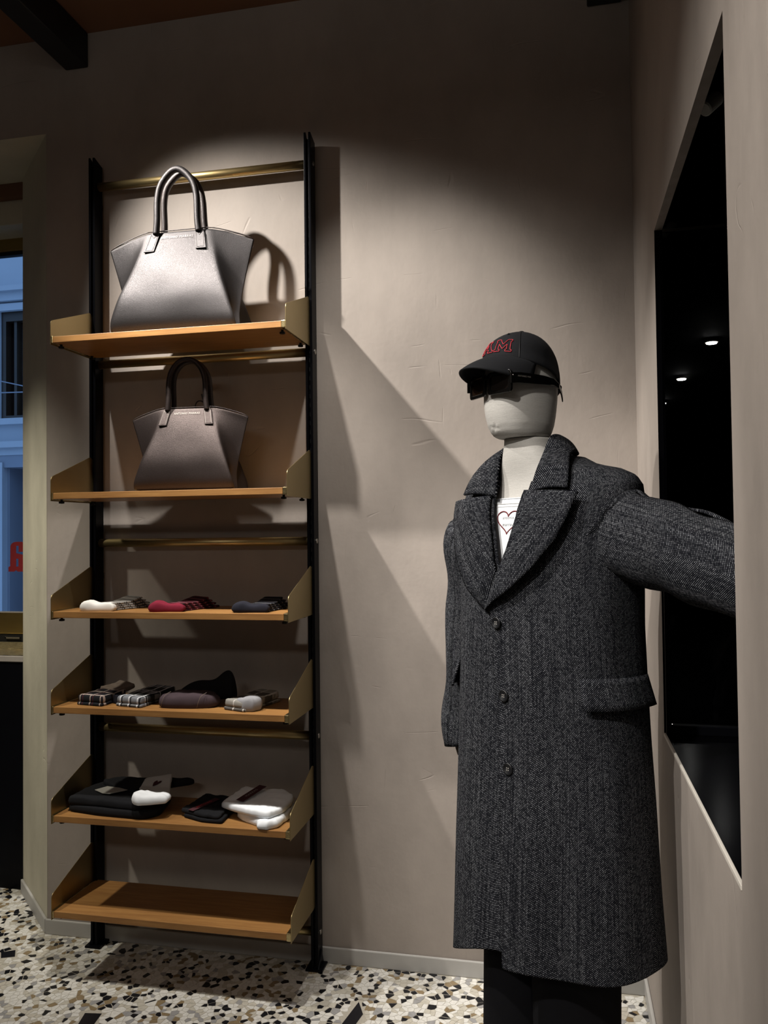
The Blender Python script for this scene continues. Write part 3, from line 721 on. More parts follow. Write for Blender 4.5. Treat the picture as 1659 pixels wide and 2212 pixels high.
# ------------------------------------------------------------------ handbags
def make_bag(name, label, cx, cy, z0, k, mat, hmat, lean=0.0, rot=0.0, gold='pale_print', curl=True, tie=False, seed=0, logo=True, hs=0.069):
    root = thing(name, label, 'handbag', (cx, cy, z0))
    ca, sa = math.cos(rot), math.sin(rot)
    def W(p): x, y, z = p; x *= k; y *= k; z *= k; return (cx + x * ca - y * sa, cy + x * sa + y * ca, z0 + z)
    H = 0.340
    # section round the bag: front panel, right fold, right wing tip, back ... as functions of height t
    pw = lambda t: interp(t, [(0, 0.222), (0.12, 0.216), (0.35, 0.184), (0.7, 0.134), (1, 0.101)])[0]      # front panel half width
    dp = lambda t: interp(t, [(0, 0.082), (0.10, 0.096), (0.35, 0.088), (0.7, 0.050), (1, 0.015)])[0]      # front panel depth
    qw = lambda t: interp(t, [(0, 0.200), (0.25, 0.196), (0.45, 0.208), (0.75, 0.234), (1, 0.256)])[0]     # wing half span
    def ztop(u):   # u 0 at the panel corner, 1 at the wing tip: the rim sags to the tip
        return H * (1 - 0.125 * u ** 1.6)
    keys = []      # (kind, u)
    nP, nW = 10, 9
    ring = []
    for i in range(nP + 1): ring.append(('p', -1 + 2 * i / nP, -1))
    for i in range(1, nW): ring.append(('w', i / nW, 1, -1))
    ring.append(('t', 1))
    for i in range(nW - 1, 0, -1): ring.append(('w', i / nW, 1, 1))
    for i in range(nP + 1): ring.append(('p', 1 - 2 * i / nP, 1))
    for i in range(1, nW): ring.append(('w', i / nW, -1, 1))
    ring.append(('t', -1))
    for i in range(nW - 1, 0, -1): ring.append(('w', i / nW, -1, -1))
    def pt(e, t):
        p, d, q = pw(t), dp(t), qw(t)
        if e[0] == 'p':
            s = e[1]; bul = 0.010 * math.sin(math.pi * min(1, t)) * (1 - s * s)
            z = H * t; x, y = s * p, e[2] * (d + bul)
        elif e[0] == 't': z = ztop(1) * t; x, y = e[1] * q, 0.0
        else:
            u, sd, fb = e[1], e[2], e[3]
            x = p + (q - p) * u
            # fold valley between panel edge and wing
            val = math.sin(math.pi * u) * (0.034 * (1 - t) ** 0.7 + 0.012)
            x = x - val * (0.9 if q < p else 0.55)
            y = d * (1 - u) ** 1.55
            z = ztop(u) * t; x, y = sd * x, fb * y
        w = pnoise((x * 9 + seed, z * 9, y * 9)) * 0.006 * math.sin(math.pi * min(1, max(0, t)))
        y += w * (1 if y > 0 else -1) if e[0] != 't' else 0
        if t < 0.03: z = 0.0
        return (x, y - lean * z, z)
    T = [0.0, 0.03, 0.08, 0.14, 0.22, 0.31, 0.41, 0.52, 0.63, 0.74, 0.84, 0.92, 0.97, 1.0]
    V, F = [], []; n = len(ring)
    for t in T:
        for e in ring:
            x, y, z = pt(e, t)
            if t == 0.0: x *= 0.965; y *= 0.90
            V.append(W((x, y, z)))
    for r in range(len(T) - 1):
        for i in range(n): a, b = r * n + i, r * n + (i + 1) % n; F.append((a, b, b + n, a + n))
    F.append(tuple(range(n))[::-1])
    # inside of the open top, a little below the rim
    top = (len(T) - 1) * n; m = len(V)
    for e in ring:
        x, y, z = pt(e, 0.955); V.append(W((x * 0.97, y * 0.80, z)))
    for i in range(n): F.append((top + i, top + (i + 1) % n, m + (i + 1) % n, m + i))
    F.append(tuple(range(m, m + n)))
    b = sub(fixn(mk('body', V, F, mat, root, smooth=True)), 1)
    # stitched rim piping
    kk = lambda e: 0.955 if e[0] == 't' else (0.985 if e[0] == 'w' and e[1] > 0.85 else 0.997 if e[0] == 'w' and e[1] > 0.7 else 1.0)
    path = [W((lambda q: (q[0] * kk(e), q[1], q[2] + 0.0005))(pt(e, 1.0))) for e in ring]; path.append(path[0])
    v, f = tube(path, 0.0016 * k, 6); mk('rim_piping', v, f, hmat, root, smooth=True)
    # handles: two arches, each ending in stitched tabs on the panels
    for fb in (-1, 1):
        pts = []
        zt = H + 0.193 - (0.003 if fb > 0 else 0)
        base_y = fb * (dp(0.97) + 0.006)
        for x, z in ((-hs - 0.004, H - 0.012), (-hs, H + 0.03), (-hs + 0.002, H + 0.10), (-hs + 0.014, H + 0.146), (-hs + 0.042, zt - 0.012), (0, zt), (hs - 0.042, zt - 0.012), (hs - 0.014, H + 0.146), (hs - 0.002, H + 0.10), (hs, H + 0.03), (hs + 0.004, H - 0.012)):
            pts.append(W((x + (0.004 if fb > 0 else 0), base_y * (1 - 0.45 * max(0, (z - H) / 0.21)) - lean * z, z)))
        v, f = tube(smoothpath(pts, 6), 0.0106 * k, 14); mk('handle', v, f, mat if fb < 0 else hmat, root, smooth=True)
        for sx in (-1, 1):
            # tab: a pointed strip from just under the rim down the panel, following it
            V, F = [], []
            zz = [H * 1.0 - 0.004, H - 0.020, H - 0.046, H - 0.074]; ww = [0.0120, 0.0160, 0.0168, 0.0178]
            for z, hw in zip(zz, ww):
                t = z / H; xc = sx * (hs + 0.0045 + (H - z) * 0.20)
                for q in (-1, 1):
                    for lay in (0, 1): V.append(W((xc + q * hw, fb * (dp(t) + 0.0105 * (1 - ((xc) / pw(t)) ** 2) * math.sin(math.pi * t) + (0.006 if lay else -0.002)) - lean * z, z)))
            for r_ in range(3):
                a = r_ * 4; F += [(a + 1, a + 3, a + 7, a + 5), (a, a + 4, a + 6, a + 2), (a, a + 1, a + 5, a + 4), (a + 2, a + 6, a + 7, a + 3)]
            F += [(0, 2, 3, 1), (12, 13, 15, 14)]
            tb = bev(fixn(mk('handle_tab', V, F, mat, root)), 0.0012)
            # stitching round the tab
            if fb < 0:
                ln = []
                for (z, q) in ((H - 0.012, -0.8), (H - 0.069, -0.8), (H - 0.069, 0.8), (H - 0.012, 0.8), (H - 0.026, 0.0), (H - 0.012, -0.8)):
                    t = z / H; xc = sx * (hs + 0.0045 + (H - z) * 0.20); hw = 0.0148
                    ln.append(W((xc + q * hw, fb * (dp(t) + 0.0105 * (1 - (xc / pw(t)) ** 2) * math.sin(math.pi * t) + 0.0062) - lean * z, z)))
                v, f = tube(ln, 0.0007 * k, 4); mk('stitching', v, f, gold, tb)
    if logo:
        tv, tf = text_geo('ANTONIO MARRAS', 0.0115, 1.12)
        V = []
        for x, zt in tv:
            z = H - 0.026 + zt; t = z / H; V.append(W((x, -(dp(t) + 0.0105 * (1 - (x / pw(t)) ** 2) * math.sin(math.pi * t) + 0.0028) - lean * z, z)))
        lo = mk('embossed_lettering', V, tf, gold, root)
    if tie:
        pts = [W(p) for p in ((0.014, 0.012, H - 0.01), (0.012, 0.012, H + 0.016), (0.024, 0.012, H + 0.032), (0.042, 0.012, H + 0.030), (0.056, 0.012, H + 0.014), (0.064, 0.012, H - 0.004))]
        v, f = tube(smoothpath(pts, 5), 0.0028 * k, 8); mk('tie_strap', v, f, hmat, root, smooth=True)
        pts = [W(p) for p in ((0.070, 0.014, H - 0.004), (0.058, 0.014, H + 0.020), (0.044, 0.014, H + 0.042), (0.038, 0.014, H + 0.062))]
        v, f = tube(smoothpath(pts, 5), [0.0036 * k] * 10 + [0.0032 * k] * 5 + [0.001 * k], 8); mk('tie_strap', v, f, hmat, root, smooth=True)
    return root
make_bag('handbag', 'large grey-brown grained leather handbag on the top shelf', 0.453, -0.165, SZ[0], 1.0, 'leather_taupe', 'leather_handle', 0.06, 0.02, gold='embossed_leather')
make_bag('handbag', 'smaller dark brown leather handbag on the second shelf', 0.478, -0.165, SZ[1], 0.79, 'leather_brown', 'leather_handle', 0.06, 0.05, gold='thread_light', tie=True, seed=5, hs=0.079)

# ------------------------------------------------------------------ folded socks and knitwear
def pad(name, outline, z0, th, mat, parent, tilt=(0, 0), amp=0.0025, seed=0, rings=7, dirx=None, uvscale=1.0, rnd=False):
    """soft folded cloth: rounded slab over a plan outline; th may vary with a function"""
    P = resample(list(outline) + [outline[0]], 65)[:-1] if len(outline[0]) == 2 else outline
    P = [Vector((p[0], p[1], 0)) for p in P]
    # round the outline
    for _ in range(1): P = [(P[i - 1] + P[i] * 2 + P[(i + 1) % len(P)]) / 4 for i in range(len(P))]
    c = sum(P, Vector((0, 0, 0))) / len(P); n = len(P)
    d = Vector(dirx or (1, 0)).normalized(); e = Vector((-d.y, d.x))
    V, F, U = [], [], []
    def add(p, z):
        V.append((p.x, p.y, z)); q = Vector((p.x - c.x, p.y - c.y)); U.append((q.dot(d) * uvscale, q.dot(e) * uvscale))
    def zoff(p): return tilt[0] * (p.x - c.x) + tilt[1] * (p.y - c.y)
    prof = [(0.965, 0.0), (0.992, 0.12), (1.0, 0.42), (0.993, 0.74), (0.972, 0.92), (0.92, 1.0), (0.82, 1.02), (0.66, 1.03), (0.5, 1.04), (0.34, 1.04), (0.18, 1.04)]
    if rnd: prof = [(0.90, 0.0), (0.97, 0.15), (1.0, 0.40), (0.975, 0.66), (0.90, 0.85), (0.77, 0.96), (0.58, 1.02), (0.36, 1.05), (0.15, 1.05)]
    for s, h in prof:
        for p in P:
            q = c + (p - c) * s
            nz = pnoise((q.x * 22 + seed, q.y * 22, seed)) + 0.6 * pnoise((q.x * 60, q.y * 60 + seed, seed)) + 0.8 * pnoise((q.x * 16 + q.y * 70, q.y * 18 - q.x * 8, seed + 3))
            k = (th(q) if callable(th) else th)
            lift = max(0.0, zoff(q))
            z = z0 + lift + (k * h + amp * nz * min(1, h * 1.3) if h > 0 else 0.0003)
            add(q + Vector((pnoise((h * 9, p.y * 30, seed)) * 0.0018, 0, 0)), z)
    for r in range(len(prof) - 1):
        for i in range(n): a, b = r * n + i, r * n + (i + 1) % n; F.append((a, b, b + n, a + n))
    F.append(tuple(range(n))[::-1]); F.append(tuple(range((len(prof) - 1) * n, len(prof) * n)))
    o = mk(name, V, F, mat, parent, smooth=True, uv=U); return o
def band(a, b, wa, wb):
    """plan rectangle from a to b with half widths"""
    a, b = Vector(a), Vector(b); d = (b - a).normalized(); e = Vector((-d.y, d.x))
    return [tuple(a - e * wa), tuple(b - e * wb), tuple(b + e * wb), tuple(a + e * wa)]
def footshape(toe, heel, w):
    t, h = Vector(toe), Vector(heel); d = (h - t).normalized(); e = Vector((-d.y, d.x))
    return [tuple(t), tuple(t + d * 0.006 - e * w * 0.7), tuple(t + d * 0.028 - e * w), tuple(t.lerp(h, 0.55) - e * w * 0.72), tuple(h - e * w * 0.95), tuple(h + e * w * 0.95), tuple(t.lerp(h, 0.55) + e * w * 0.78), tuple(t + d * 0.028 + e * w), tuple(t + d * 0.006 + e * w * 0.7)]
# third shelf: three pairs, each a folded foot in front and a striped leg stacked behind
def folded_pair(x, z, label, foot, leg, lay, seed, back=(0.115, 0.165)):
    root = thing('folded_socks', label, 'socks', (x + 0.05, -0.19, z), 'folded sock pairs on the third shelf')
    x1, dy = x + back[0], back[1]
    # legs: thin layers fanning up towards the back right
    for k in range(4):
        a = (x + 0.066 + 0.003 * k, -0.236 - 0.002 * k); b = (x1 + 0.014 - 0.006 * k, -0.246 + dy - 0.012 * k)
        pad('sock_leg', band(a, b, 0.043 - k * 0.003, 0.041 - k * 0.003), z + 0.0005 + 0.0060 * k, 0.0058, leg, root, tilt=(0, 0.02 + 0.065 * k), amp=0.0010, seed=seed + k, dirx=(b[1] - a[1], a[0] - b[0]))
    pad('sock_foot', footshape((x - 0.004, -0.262), (x + 0.112, -0.240), 0.0275), z + 0.0004, lambda q: 0.021 + 0.012 * math.exp(-((q.x - x - 0.026) / 0.024) ** 2) + 0.004 * math.exp(-((q.x - x - 0.10) / 0.03) ** 2), foot, root, amp=0.002, seed=seed, rnd=True)
    return root
z3 = SZ[2]
folded_pair(0.142, z3, 'folded cream socks with dark striped cuffs, leftmost pair on the third shelf', 'sock_cream', 'sock_cream_leg_shade', 3, 1)
folded_pair(0.378, z3, 'folded burgundy red socks with striped cuffs at the middle of the third shelf', 'sock_burgundy', 'sock_burgundy_leg', 3, 14)
folded_pair(0.655, z3, 'folded navy socks with thin pale lines, at the right bracket of the third shelf', 'sock_navy', 'sock_navy_leg', 3, 23, (0.085, 0.165))
# fourth shelf
z4 = SZ[3]
def plaid_pair(x, z, mat, label, seed, tw=0.112, dy=0.175, dxb=0.03, extra=None):
    root = thing('folded_socks', label, 'socks', (x + tw / 2, -0.17, z), 'folded items on the fourth shelf')
    for k, (zb, th, tl) in enumerate(((0.0005, 0.0095, 0.0), (0.0105, 0.021, 0.075))):
        a = (x + tw / 2 + 0.001 * k, -0.262 + 0.003 * k); b = (x + tw / 2 + dxb, -0.258 + dy - 0.008 * k)
        pad('sock_layer', band(a, b, tw / 2 - 0.002 * k, tw / 2 - 0.006), z + zb, th, mat, root, tilt=(0, tl), amp=0.0018, seed=seed + 3 * k, dirx=(b[1] - a[1], a[0] - b[0]))
    return root
t1 = plaid_pair(0.118, z4, 'plaid_black', 'folded black plaid socks with cream lines, leftmost on the fourth shelf', 3, 0.100, 0.13, 0.022)
pad('cuff', band((0.183, -0.170), (0.208, -0.092), 0.042, 0.036), z4 + 0.024, 0.016, 'band_taupe', t1, tilt=(0, 0.20), seed=4)
t2 = plaid_pair(0.252, z4, 'plaid_grey', 'folded grey and black plaid socks beside the black plaid ones', 8, 0.100, 0.185, 0.038)
pad('heel', band((0.236, -0.222), (0.248, -0.195), 0.012, 0.010), z4 + 0.0005, 0.026, 'sock_navy', t2, seed=2)
t3 = thing('folded_tights', 'rolled mauve knit tights with a black waistband, on the fourth shelf', 'tights', (0.49, -0.2, z4), 'folded items on the fourth shelf')
pad('roll', [(0.394, -0.225), (0.405, -0.258), (0.45, -0.262), (0.52, -0.254), (0.575, -0.236), (0.592, -0.205), (0.56, -0.165), (0.42, -0.165)], z4 + 0.0005, 0.042, 'sock_mauve', t3, amp=0.004, seed=6, rnd=True)
# seam lines on the roll
for sx in (0.428, 0.548):
    ln = [(sx - 0.012, -0.262, z4 + 0.006), (sx - 0.006, -0.266, z4 + 0.022), (sx, -0.258, z4 + 0.040), (sx + 0.008, -0.235, z4 + 0.0475)]
    v, f = tube(smoothpath(ln, 4), 0.0008, 5); mk('seam', v, f, 'band_taupe', t3)
V, F = [], []
ww = [(0.425, 0.030), (0.45, 0.052), (0.475, 0.068), (0.505, 0.074), (0.53, 0.070), (0.552, 0.078), (0.570, 0.098), (0.586, 0.106), (0.598, 0.098), (0.604, 0.070), (0.603, 0.03)]
for x, h in ww:
    for y, hh in ((-0.182, 0.03), (-0.172, 0.85), (-0.160, 1.0), (-0.140, 0.92), (-0.120, 0.03)): V.append((x, y + 0.25 * (x - 0.5), z4 + 0.001 + h * hh))
for i in range(len(ww) - 1):
    for j in range(4): a = i * 5 + j; F.append((a, a + 5, a + 6, a + 1))
    F.append((i * 5, i * 5 + 4, i * 5 + 9, i * 5 + 5))
F += [(0, 1, 2, 3, 4), tuple(range(len(V) - 5, len(V)))[::-1]]
sub(fixn(mk('waistband', V, F, 'black_cloth', t3, smooth=True)), 2)
t4 = plaid_pair(0.612, z4, 'plaid_taupe', 'folded grey-taupe plaid socks nearest the right bracket of the fourth shelf', 15, 0.088, 0.165, 0.060)
pad('heel', [(0.655, -0.252), (0.69, -0.272), (0.722, -0.268), (0.738, -0.24), (0.728, -0.205), (0.70, -0.205)], z4 + 0.002, 0.037, 'sock_grey', t4, amp=0.006, seed=12, rnd=True)
# fifth shelf: dark knitwear with white socks and a card, black and white folded shirts
z5 = SZ[4]
k1 = thing('folded_sweater', 'folded black sweater under the white heart socks, left side of the fifth shelf', 'sweater', (0.23, -0.17, z5), 'folded knitwear on the fifth shelf')
pad('sweater_layer', [(0.085, -0.250), (0.20, -0.272), (0.365, -0.282), (0.40, -0.24), (0.37, -0.10), (0.30, -0.062), (0.10, -0.062), (0.088, -0.15)], z5 + 0.0004, 0.024, 'black_cloth', k1, amp=0.002, seed=31)
pad('sweater_layer', [(0.084, -0.252), (0.20, -0.262), (0.345, -0.276), (0.36, -0.24), (0.36, -0.10), (0.30, -0.065), (0.11, -0.066), (0.085, -0.15)], z5 + 0.022, 0.026, 'black_cloth', k1, amp=0.003, seed=37)
pad('sleeve', [(0.28, -0.19), (0.355, -0.12), (0.44, -0.075), (0.435, -0.062), (0.30, -0.063), (0.15, -0.065), (0.12, -0.11), (0.20, -0.16)], z5 + 0.044, 0.018, 'black_cloth', k1, tilt=(0.03, 0.06), amp=0.003, seed=40)
V = [(x, y, z) for z in (0, 0.0012) for x, y in ((0.148, -0.196), (0.192, -0.222), (0.216, -0.222), (0.262, -0.172), (0.170, -0.158))]
V = [(x, y, z5 + 0.0545 + z + 0.03 * (y + 0.2)) for x, y, z in V]
card = fixn(mk('price_card', V, [(0, 1, 2, 3, 4)[::-1], (5, 6, 7, 8, 9)] + [(i, (i + 1) % 5, 5 + (i + 1) % 5, 5 + i) for i in range(5)], 'grey_card', loc=(0.21, -0.19, z5 + 0.055)))
tag(card, 'small grey swing card lying on the folded black sweater', 'card')
ws = thing('folded_socks', 'white ribbed socks with a dark heart, lying on the black sweater', 'socks', (0.37, -0.25, z5 + 0.03))
pad('sock_toe', [(0.318, -0.258), (0.33, -0.290), (0.352, -0.300), (0.39, -0.286), (0.435, -0.262), (0.432, -0.225), (0.395, -0.228), (0.35, -0.225)], z5 + 0.0485, lambda q: 0.026 + 0.012 * max(0, 1 - (q.x - 0.32) / 0.05), 'white_knit', ws, amp=0.004, seed=51, rnd=True)
RB = [(0.300, -0.190), (0.336, -0.232), (0.425, -0.232), (0.385, -0.135), (0.372, -0.100), (0.290, -0.130)]
cuff = pad('sock_cuff', RB, z5 + 0.0525, 0.016, 'rib_grey', ws, tilt=(0, 0.34), amp=0.001, seed=53)
hp = [(0, -1.0), (0.55, -0.35), (0.92, 0.15), (0.95, 0.55), (0.70, 0.85), (0.35, 0.82), (0.05, 0.40), (-0.05, 0.40), (-0.35, 0.82), (-0.70, 0.85), (-0.95, 0.55), (-0.92, 0.15), (-0.55, -0.35)]
hh = lambda x, y: z5 + 0.052 + 0.0185 + max(0, 0.34 * (y + 0.1715))
mk('heart_motif', [(0.345 + x * 0.012 + y * 0.004, -0.160 + y * 0.017, hh(0, -0.160 + y * 0.017) + 0.0012) for x, y in hp], [tuple(range(13))], 'burgundy_print', cuff)
k2 = thing('folded_shirt', 'folded black ribbed shirt with a dark red label, fifth shelf', 'shirt', (0.56, -0.2, z5), 'folded knitwear on the fifth shelf')
pad('shirt_layer', [(0.475, -0.235), (0.55, -0.268), (0.62, -0.272), (0.615, -0.20), (0.61, -0.09), (0.50, -0.085)], z5 + 0.0004, 0.012, 'black_cloth', k2, amp=0.002, seed=61)
pad('shirt_layer', [(0.462, -0.226), (0.55, -0.262), (0.61, -0.270), (0.605, -0.20), (0.60, -0.095), (0.485, -0.090)], z5 + 0.012, 0.013, 'black_cloth', k2, tilt=(0, 0.05), amp=0.004, seed=66)
def label_strip(x0, y0, x1, y1, hw, z, parent, mat, text, tmat, slope=0.05, size=0.010):
    a, b = Vector((x0, y0)), Vector((x1, y1)); d = (b - a).normalized(); e = Vector((-d.y, d.x)); c = (a + b) / 2
    Z = lambda p: z + slope * (p.y - c.y)
    q = [a - e * hw, b - e * hw, b + e * hw, a + e * hw]
    s_ = mk('woven_label', [(p.x, p.y, Z(p)) for p in q] + [(p.x, p.y, Z(p) + 0.0008) for p in q], [(3, 2, 1, 0), (4, 5, 6, 7), (0, 1, 5, 4), (1, 2, 6, 5), (2, 3, 7, 6), (3, 0, 4, 7)], mat, parent)
    tv, tf = text_geo(text, size, 1.1); V = []
    for u, v_ in tv:
        p = c + d * u + e * v_; V.append((p.x, p.y, Z(p) + 0.0013))
    mk('lettering', V, tf, tmat, s_)
label_strip(0.505, -0.245, 0.548, -0.140, 0.011, z5 + 0.0292, k2, 'burgundy_print', 'ANTONIO', 'cap_thread', 0.05, 0.013)
k3 = thing('folded_shirt', 'folded white ribbed shirt with a burgundy label, by the right bracket', 'shirt', (0.69, -0.2, z5), 'folded knitwear on the fifth shelf')
pad('shirt_layer', [(0.640, -0.205), (0.67, -0.236), (0.735, -0.272), (0.772, -0.274), (0.808, -0.215), (0.805, -0.120), (0.76, -0.085), (0.63, -0.09)], z5 + 0.0005, 0.026, 'white_knit', k3, amp=0.004, seed=71)
pad('shirt_layer', [(0.586, -0.205), (0.640, -0.236), (0.72, -0.268), (0.772, -0.280), (0.800, -0.215), (0.803, -0.130), (0.76, -0.090), (0.615, -0.085)], z5 + 0.0275, 0.021, 'white_knit', k3, tilt=(0, 0.12), amp=0.004, seed=77)
pad('shirt_sleeve', [(0.730, -0.272), (0.742, -0.296), (0.772, -0.297), (0.798, -0.272), (0.804, -0.225), (0.77, -0.245)], z5 + 0.002, 0.023, 'white_knit', k3, amp=0.003, seed=79, rnd=True)
label_strip(0.655, -0.218, 0.690, -0.108, 0.014, z5 + 0.0632, k3, 'burgundy_print', 'MARRAS', 'pale_print', 0.13, 0.014)

# ------------------------------------------------------------------ mannequin with clothes
OX, OY, TH = 1.608, -0.70, R(38)
FWD = Vector((-math.sin(TH), -math.cos(TH))); LFT = Vector((math.cos(TH), -math.sin(TH)))     # body's front and its left side
NE = 2.3
CT = [(0.40, 0.256, 0.190, 0.172), (0.70, 0.242, 0.180, 0.162), (0.95, 0.229, 0.168, 0.152), (1.20, 0.220, 0.160, 0.142), (1.35, 0.222, 0.150, 0.137), (1.44, 0.228, 0.130, 0.126), (1.475, 0.234, 0.110, 0.116), (1.497, 0.234, 0.094, 0.106), (1.515, 0.220, 0.082, 0.098), (1.530, 0.190, 0.077, 0.092), (1.543, 0.130, 0.074, 0.089), (1.556, 0.090, 0.071, 0.086), (1.575, 0.076, 0.062, 0.078), (1.61, 0.070, 0.060, 0.074)]
def loc2w(a, b, z): return Vector((OX + a * LFT.x + b * FWD.x, OY + a * LFT.y + b * FWD.y, z))
def sec(phi, wd, df, db, off=0.0):
    s, c = math.sin(phi), math.cos(phi)
    return (wd + off) * math.copysign(abs(s) ** (2 / NE), s), ((df if c > 0 else db) + off) * math.copysign(abs(c) ** (2 / NE), c)
def cshift(z):
    t = max(0.0, min(1.0, (z - 1.505) / 0.060)); t = t * t * (3 - 2 * t); return 0.0, 0.0
def cpt(phi, z, off=0.0, tab=CT):
    wd, df, db = interp(z, tab); a, b = sec(phi, wd, df, db, off); ca, cb = cshift(z); return loc2w(a + ca, b + cb, z)
def aphi(a, z):
    wd = interp(z, CT)[0]; s = max(-1, min(1, (a - cshift(z)[0]) / wd)); a -= cshift(z)[0]; return math.copysign(math.asin(abs(s) ** (NE / 2)), s)
EL = [(0.40, 0.018), (0.49, 0.0154), (0.712, 0.006), (0.95, -0.0083), (1.225, -0.0376), (1.245, -0.0385), (1.296, -0.014), (1.357, 0.013), (1.434, 0.0285), (1.485, 0.027), (1.525, 0.022), (1.565, 0.031), (1.61, 0.044)]
ER = [(0.40, 0.078), (0.95, 0.045), (1.225, 0.012), (1.245, 0.010), (1.300, -0.014), (1.365, -0.031), (1.428, -0.051), (1.470, -0.066), (1.50, -0.074), (1.54, -0.070), (1.61, -0.058)]
coat = thing('overcoat', 'long dark grey herringbone wool overcoat worn by the mannequin', 'coat', (OX, OY, 0.45))
ZR = []
def zrow(t, phi, s=0.0):
    c = max(0.0, math.cos(phi)); zb = 0.458 + 0.048 * math.sin(phi) + 0.027 * c ** 4 + 0.030 * max(0.0, min(1.0, (s - 0.78) / 0.2)) ** 1.5; return zb + (1.563 - zb) * t
NU = 150
V, F, U = [], [], []
RT = sorted(set([k / 46 for k in range(47)] + [0.003, 0.885, 0.92, 0.935, 0.95, 0.96, 0.97, 0.985]))
for t in RT:
    for i in range(NU + 1):
        s = i / NU
        zc = zrow(t, 0.0)
        p0 = aphi(itp(zc, EL), zc); p1 = 2 * math.pi + aphi(itp(zc, ER), zc)
        phi = p0 + (p1 - p0) * s
        z = zrow(t, phi, s)
        low = max(0.0, (1.25 - z) / 0.8)
        dr = 0.0055 * low * (math.sin(phi * 7 + 0.6) * 0.6 + math.sin(phi * 4.0 + 1.2 + z * 1.5)) + 0.0035 * pnoise((math.cos(phi) * 2.2, math.sin(phi) * 2.2, z * 3.5))
        off = dr + 0.004 * max(0, 1 - s / 0.02) * 0
        if s > 0.90 and z < 1.30: off -= 0.010 * min(1, (s - 0.90) / 0.05)
        if s < 0.10 and z < 1.30: off += 0.0025 * (1 - s / 0.10)
        V.append(cpt(phi, z, off)); U.append((phi * 0.222 + 0.006 * math.sin(z * 5), z))
W1 = NU + 1
for r in range(len(RT) - 1):
    for i in range(NU): a = r * W1 + i; F.append((a, a + 1, a + 1 + W1, a + W1))
body = mk('coat_body', V, F, 'herringbone_wool', coat, smooth=True, uv=U); solid(body, 0.005, -1)
# lapels and collar: strips between roll line and outer edge laid on the coat
def strip(name, inner, outer, n, m, offs, parent, rot, th=0.0055):
    """inner / outer: lists of (phi, z); offs(k across 0..1, t along)"""
    A = resample([Vector((p * 0.22, z, 0)) for p, z in inner], n); B = resample([Vector((p * 0.22, z, 0)) for p, z in outer], n)
    V, F, U = [], [], []
    ca, sa = math.cos(rot), math.sin(rot)
    for i in range(n):
        for j in range(m):
            k = j / (m - 1); q = A[i].lerp(B[i], k)
            V.append(cpt(q.x / 0.22, q.y, offs(k, i / (n - 1)))); U.append((q.x * ca - q.y * sa, q.x * sa + q.y * ca))
    for i in range(n - 1):
        for j in range(m - 1): a = i * m + j; F.append((a, a + 1, a + m + 1, a + m))
    o = fixn(mk(name, V, F, 'herringbone_wool', parent, smooth=True, uv=U)); solid(o, th, 0); return o
ph = lambda L: [(aphi(a, z), z) for a, z in L]
lap_off = lambda k, t: 0.008 + 0.016 * math.sin(math.pi * min(1, k * 0.62 + 0.02)) * min(1, t * 5) + 0.002
strip('lapel', ph([(-0.0385, 1.232), (-0.014, 1.296), (0.013, 1.357), (0.0285, 1.434), (0.026, 1.487)]),
      ph([(-0.0415, 1.229), (-0.026, 1.2398), (0.03, 1.2754), (0.0835, 1.3255), (0.1223, 1.3822), (0.1415, 1.4325), (0.1500, 1.4790)]), 44, 12, lap_off, coat, 0.67)
strip('lapel', ph([(-0.0385, 1.232), (-0.014, 1.305), (-0.031, 1.365), (-0.051, 1.428), (-0.070, 1.480)]),
      ph([(-0.0415, 1.229), (-0.060, 1.246), (-0.0905, 1.276), (-0.130, 1.325), (-0.160, 1.382), (-0.178, 1.430), (-0.1860, 1.470)]), 44, 12, lambda k, t: lap_off(k, t) - 0.003, coat, -0.67)
CI = [(.0467, .116, 1.482), (.0528, .104, 1.524), (.0582, .088, 1.561), (.053, .055, 1.604), (.040, .005, 1.610), (.0, -.024, 1.610), (-.050, -.018, 1.606), (-.072, .030, 1.600), (-.064, .075, 1.582), (-.0625, .092, 1.544), (-.0545, .112, 1.476)]
CO = [(.1314, .100, 1.487), (.118, .076, 1.531), (.097, .044, 1.562), (.080, .000, 1.572), (.048, -.046, 1.568), (.0, -.074, 1.566), (-.070, -.074, 1.556), (-.128, -.020, 1.546), (-.152, .057, 1.542), (-.161, .081, 1.520), (-.167, .100, 1.484)]
A = smoothpath([loc2w(*p) for p in CI], 6); B = smoothpath([loc2w(*p) for p in CO], 6); NKC = loc2w(-0.014, 0.02, 0)
V, F, U = [], [], []; m = 10; L = 0
for i, (p, q) in enumerate(zip(A, B)):
    if i: L += (B[i] - B[i - 1]).length
    for j in range(m):
        k = j / (m - 1); x = p.lerp(q, k); o = Vector((x.x - NKC.x, x.y - NKC.y, 0)).normalized()
        V.append(x + (o * 0.007 + Vector((0, 0, 0.006))) * math.sin(math.pi * min(1, k * 0.85 + 0.08))); U.append((L, k * (q - p).length))
for i in range(len(A) - 1):
    for j in range(m - 1): a = i * m + j; F.append((a, a + 1, a + m + 1, a + m))
o = fixn(mk('collar', V, F, 'herringbone_wool', coat, smooth=True, uv=U)); solid(o, 0.005, 0)
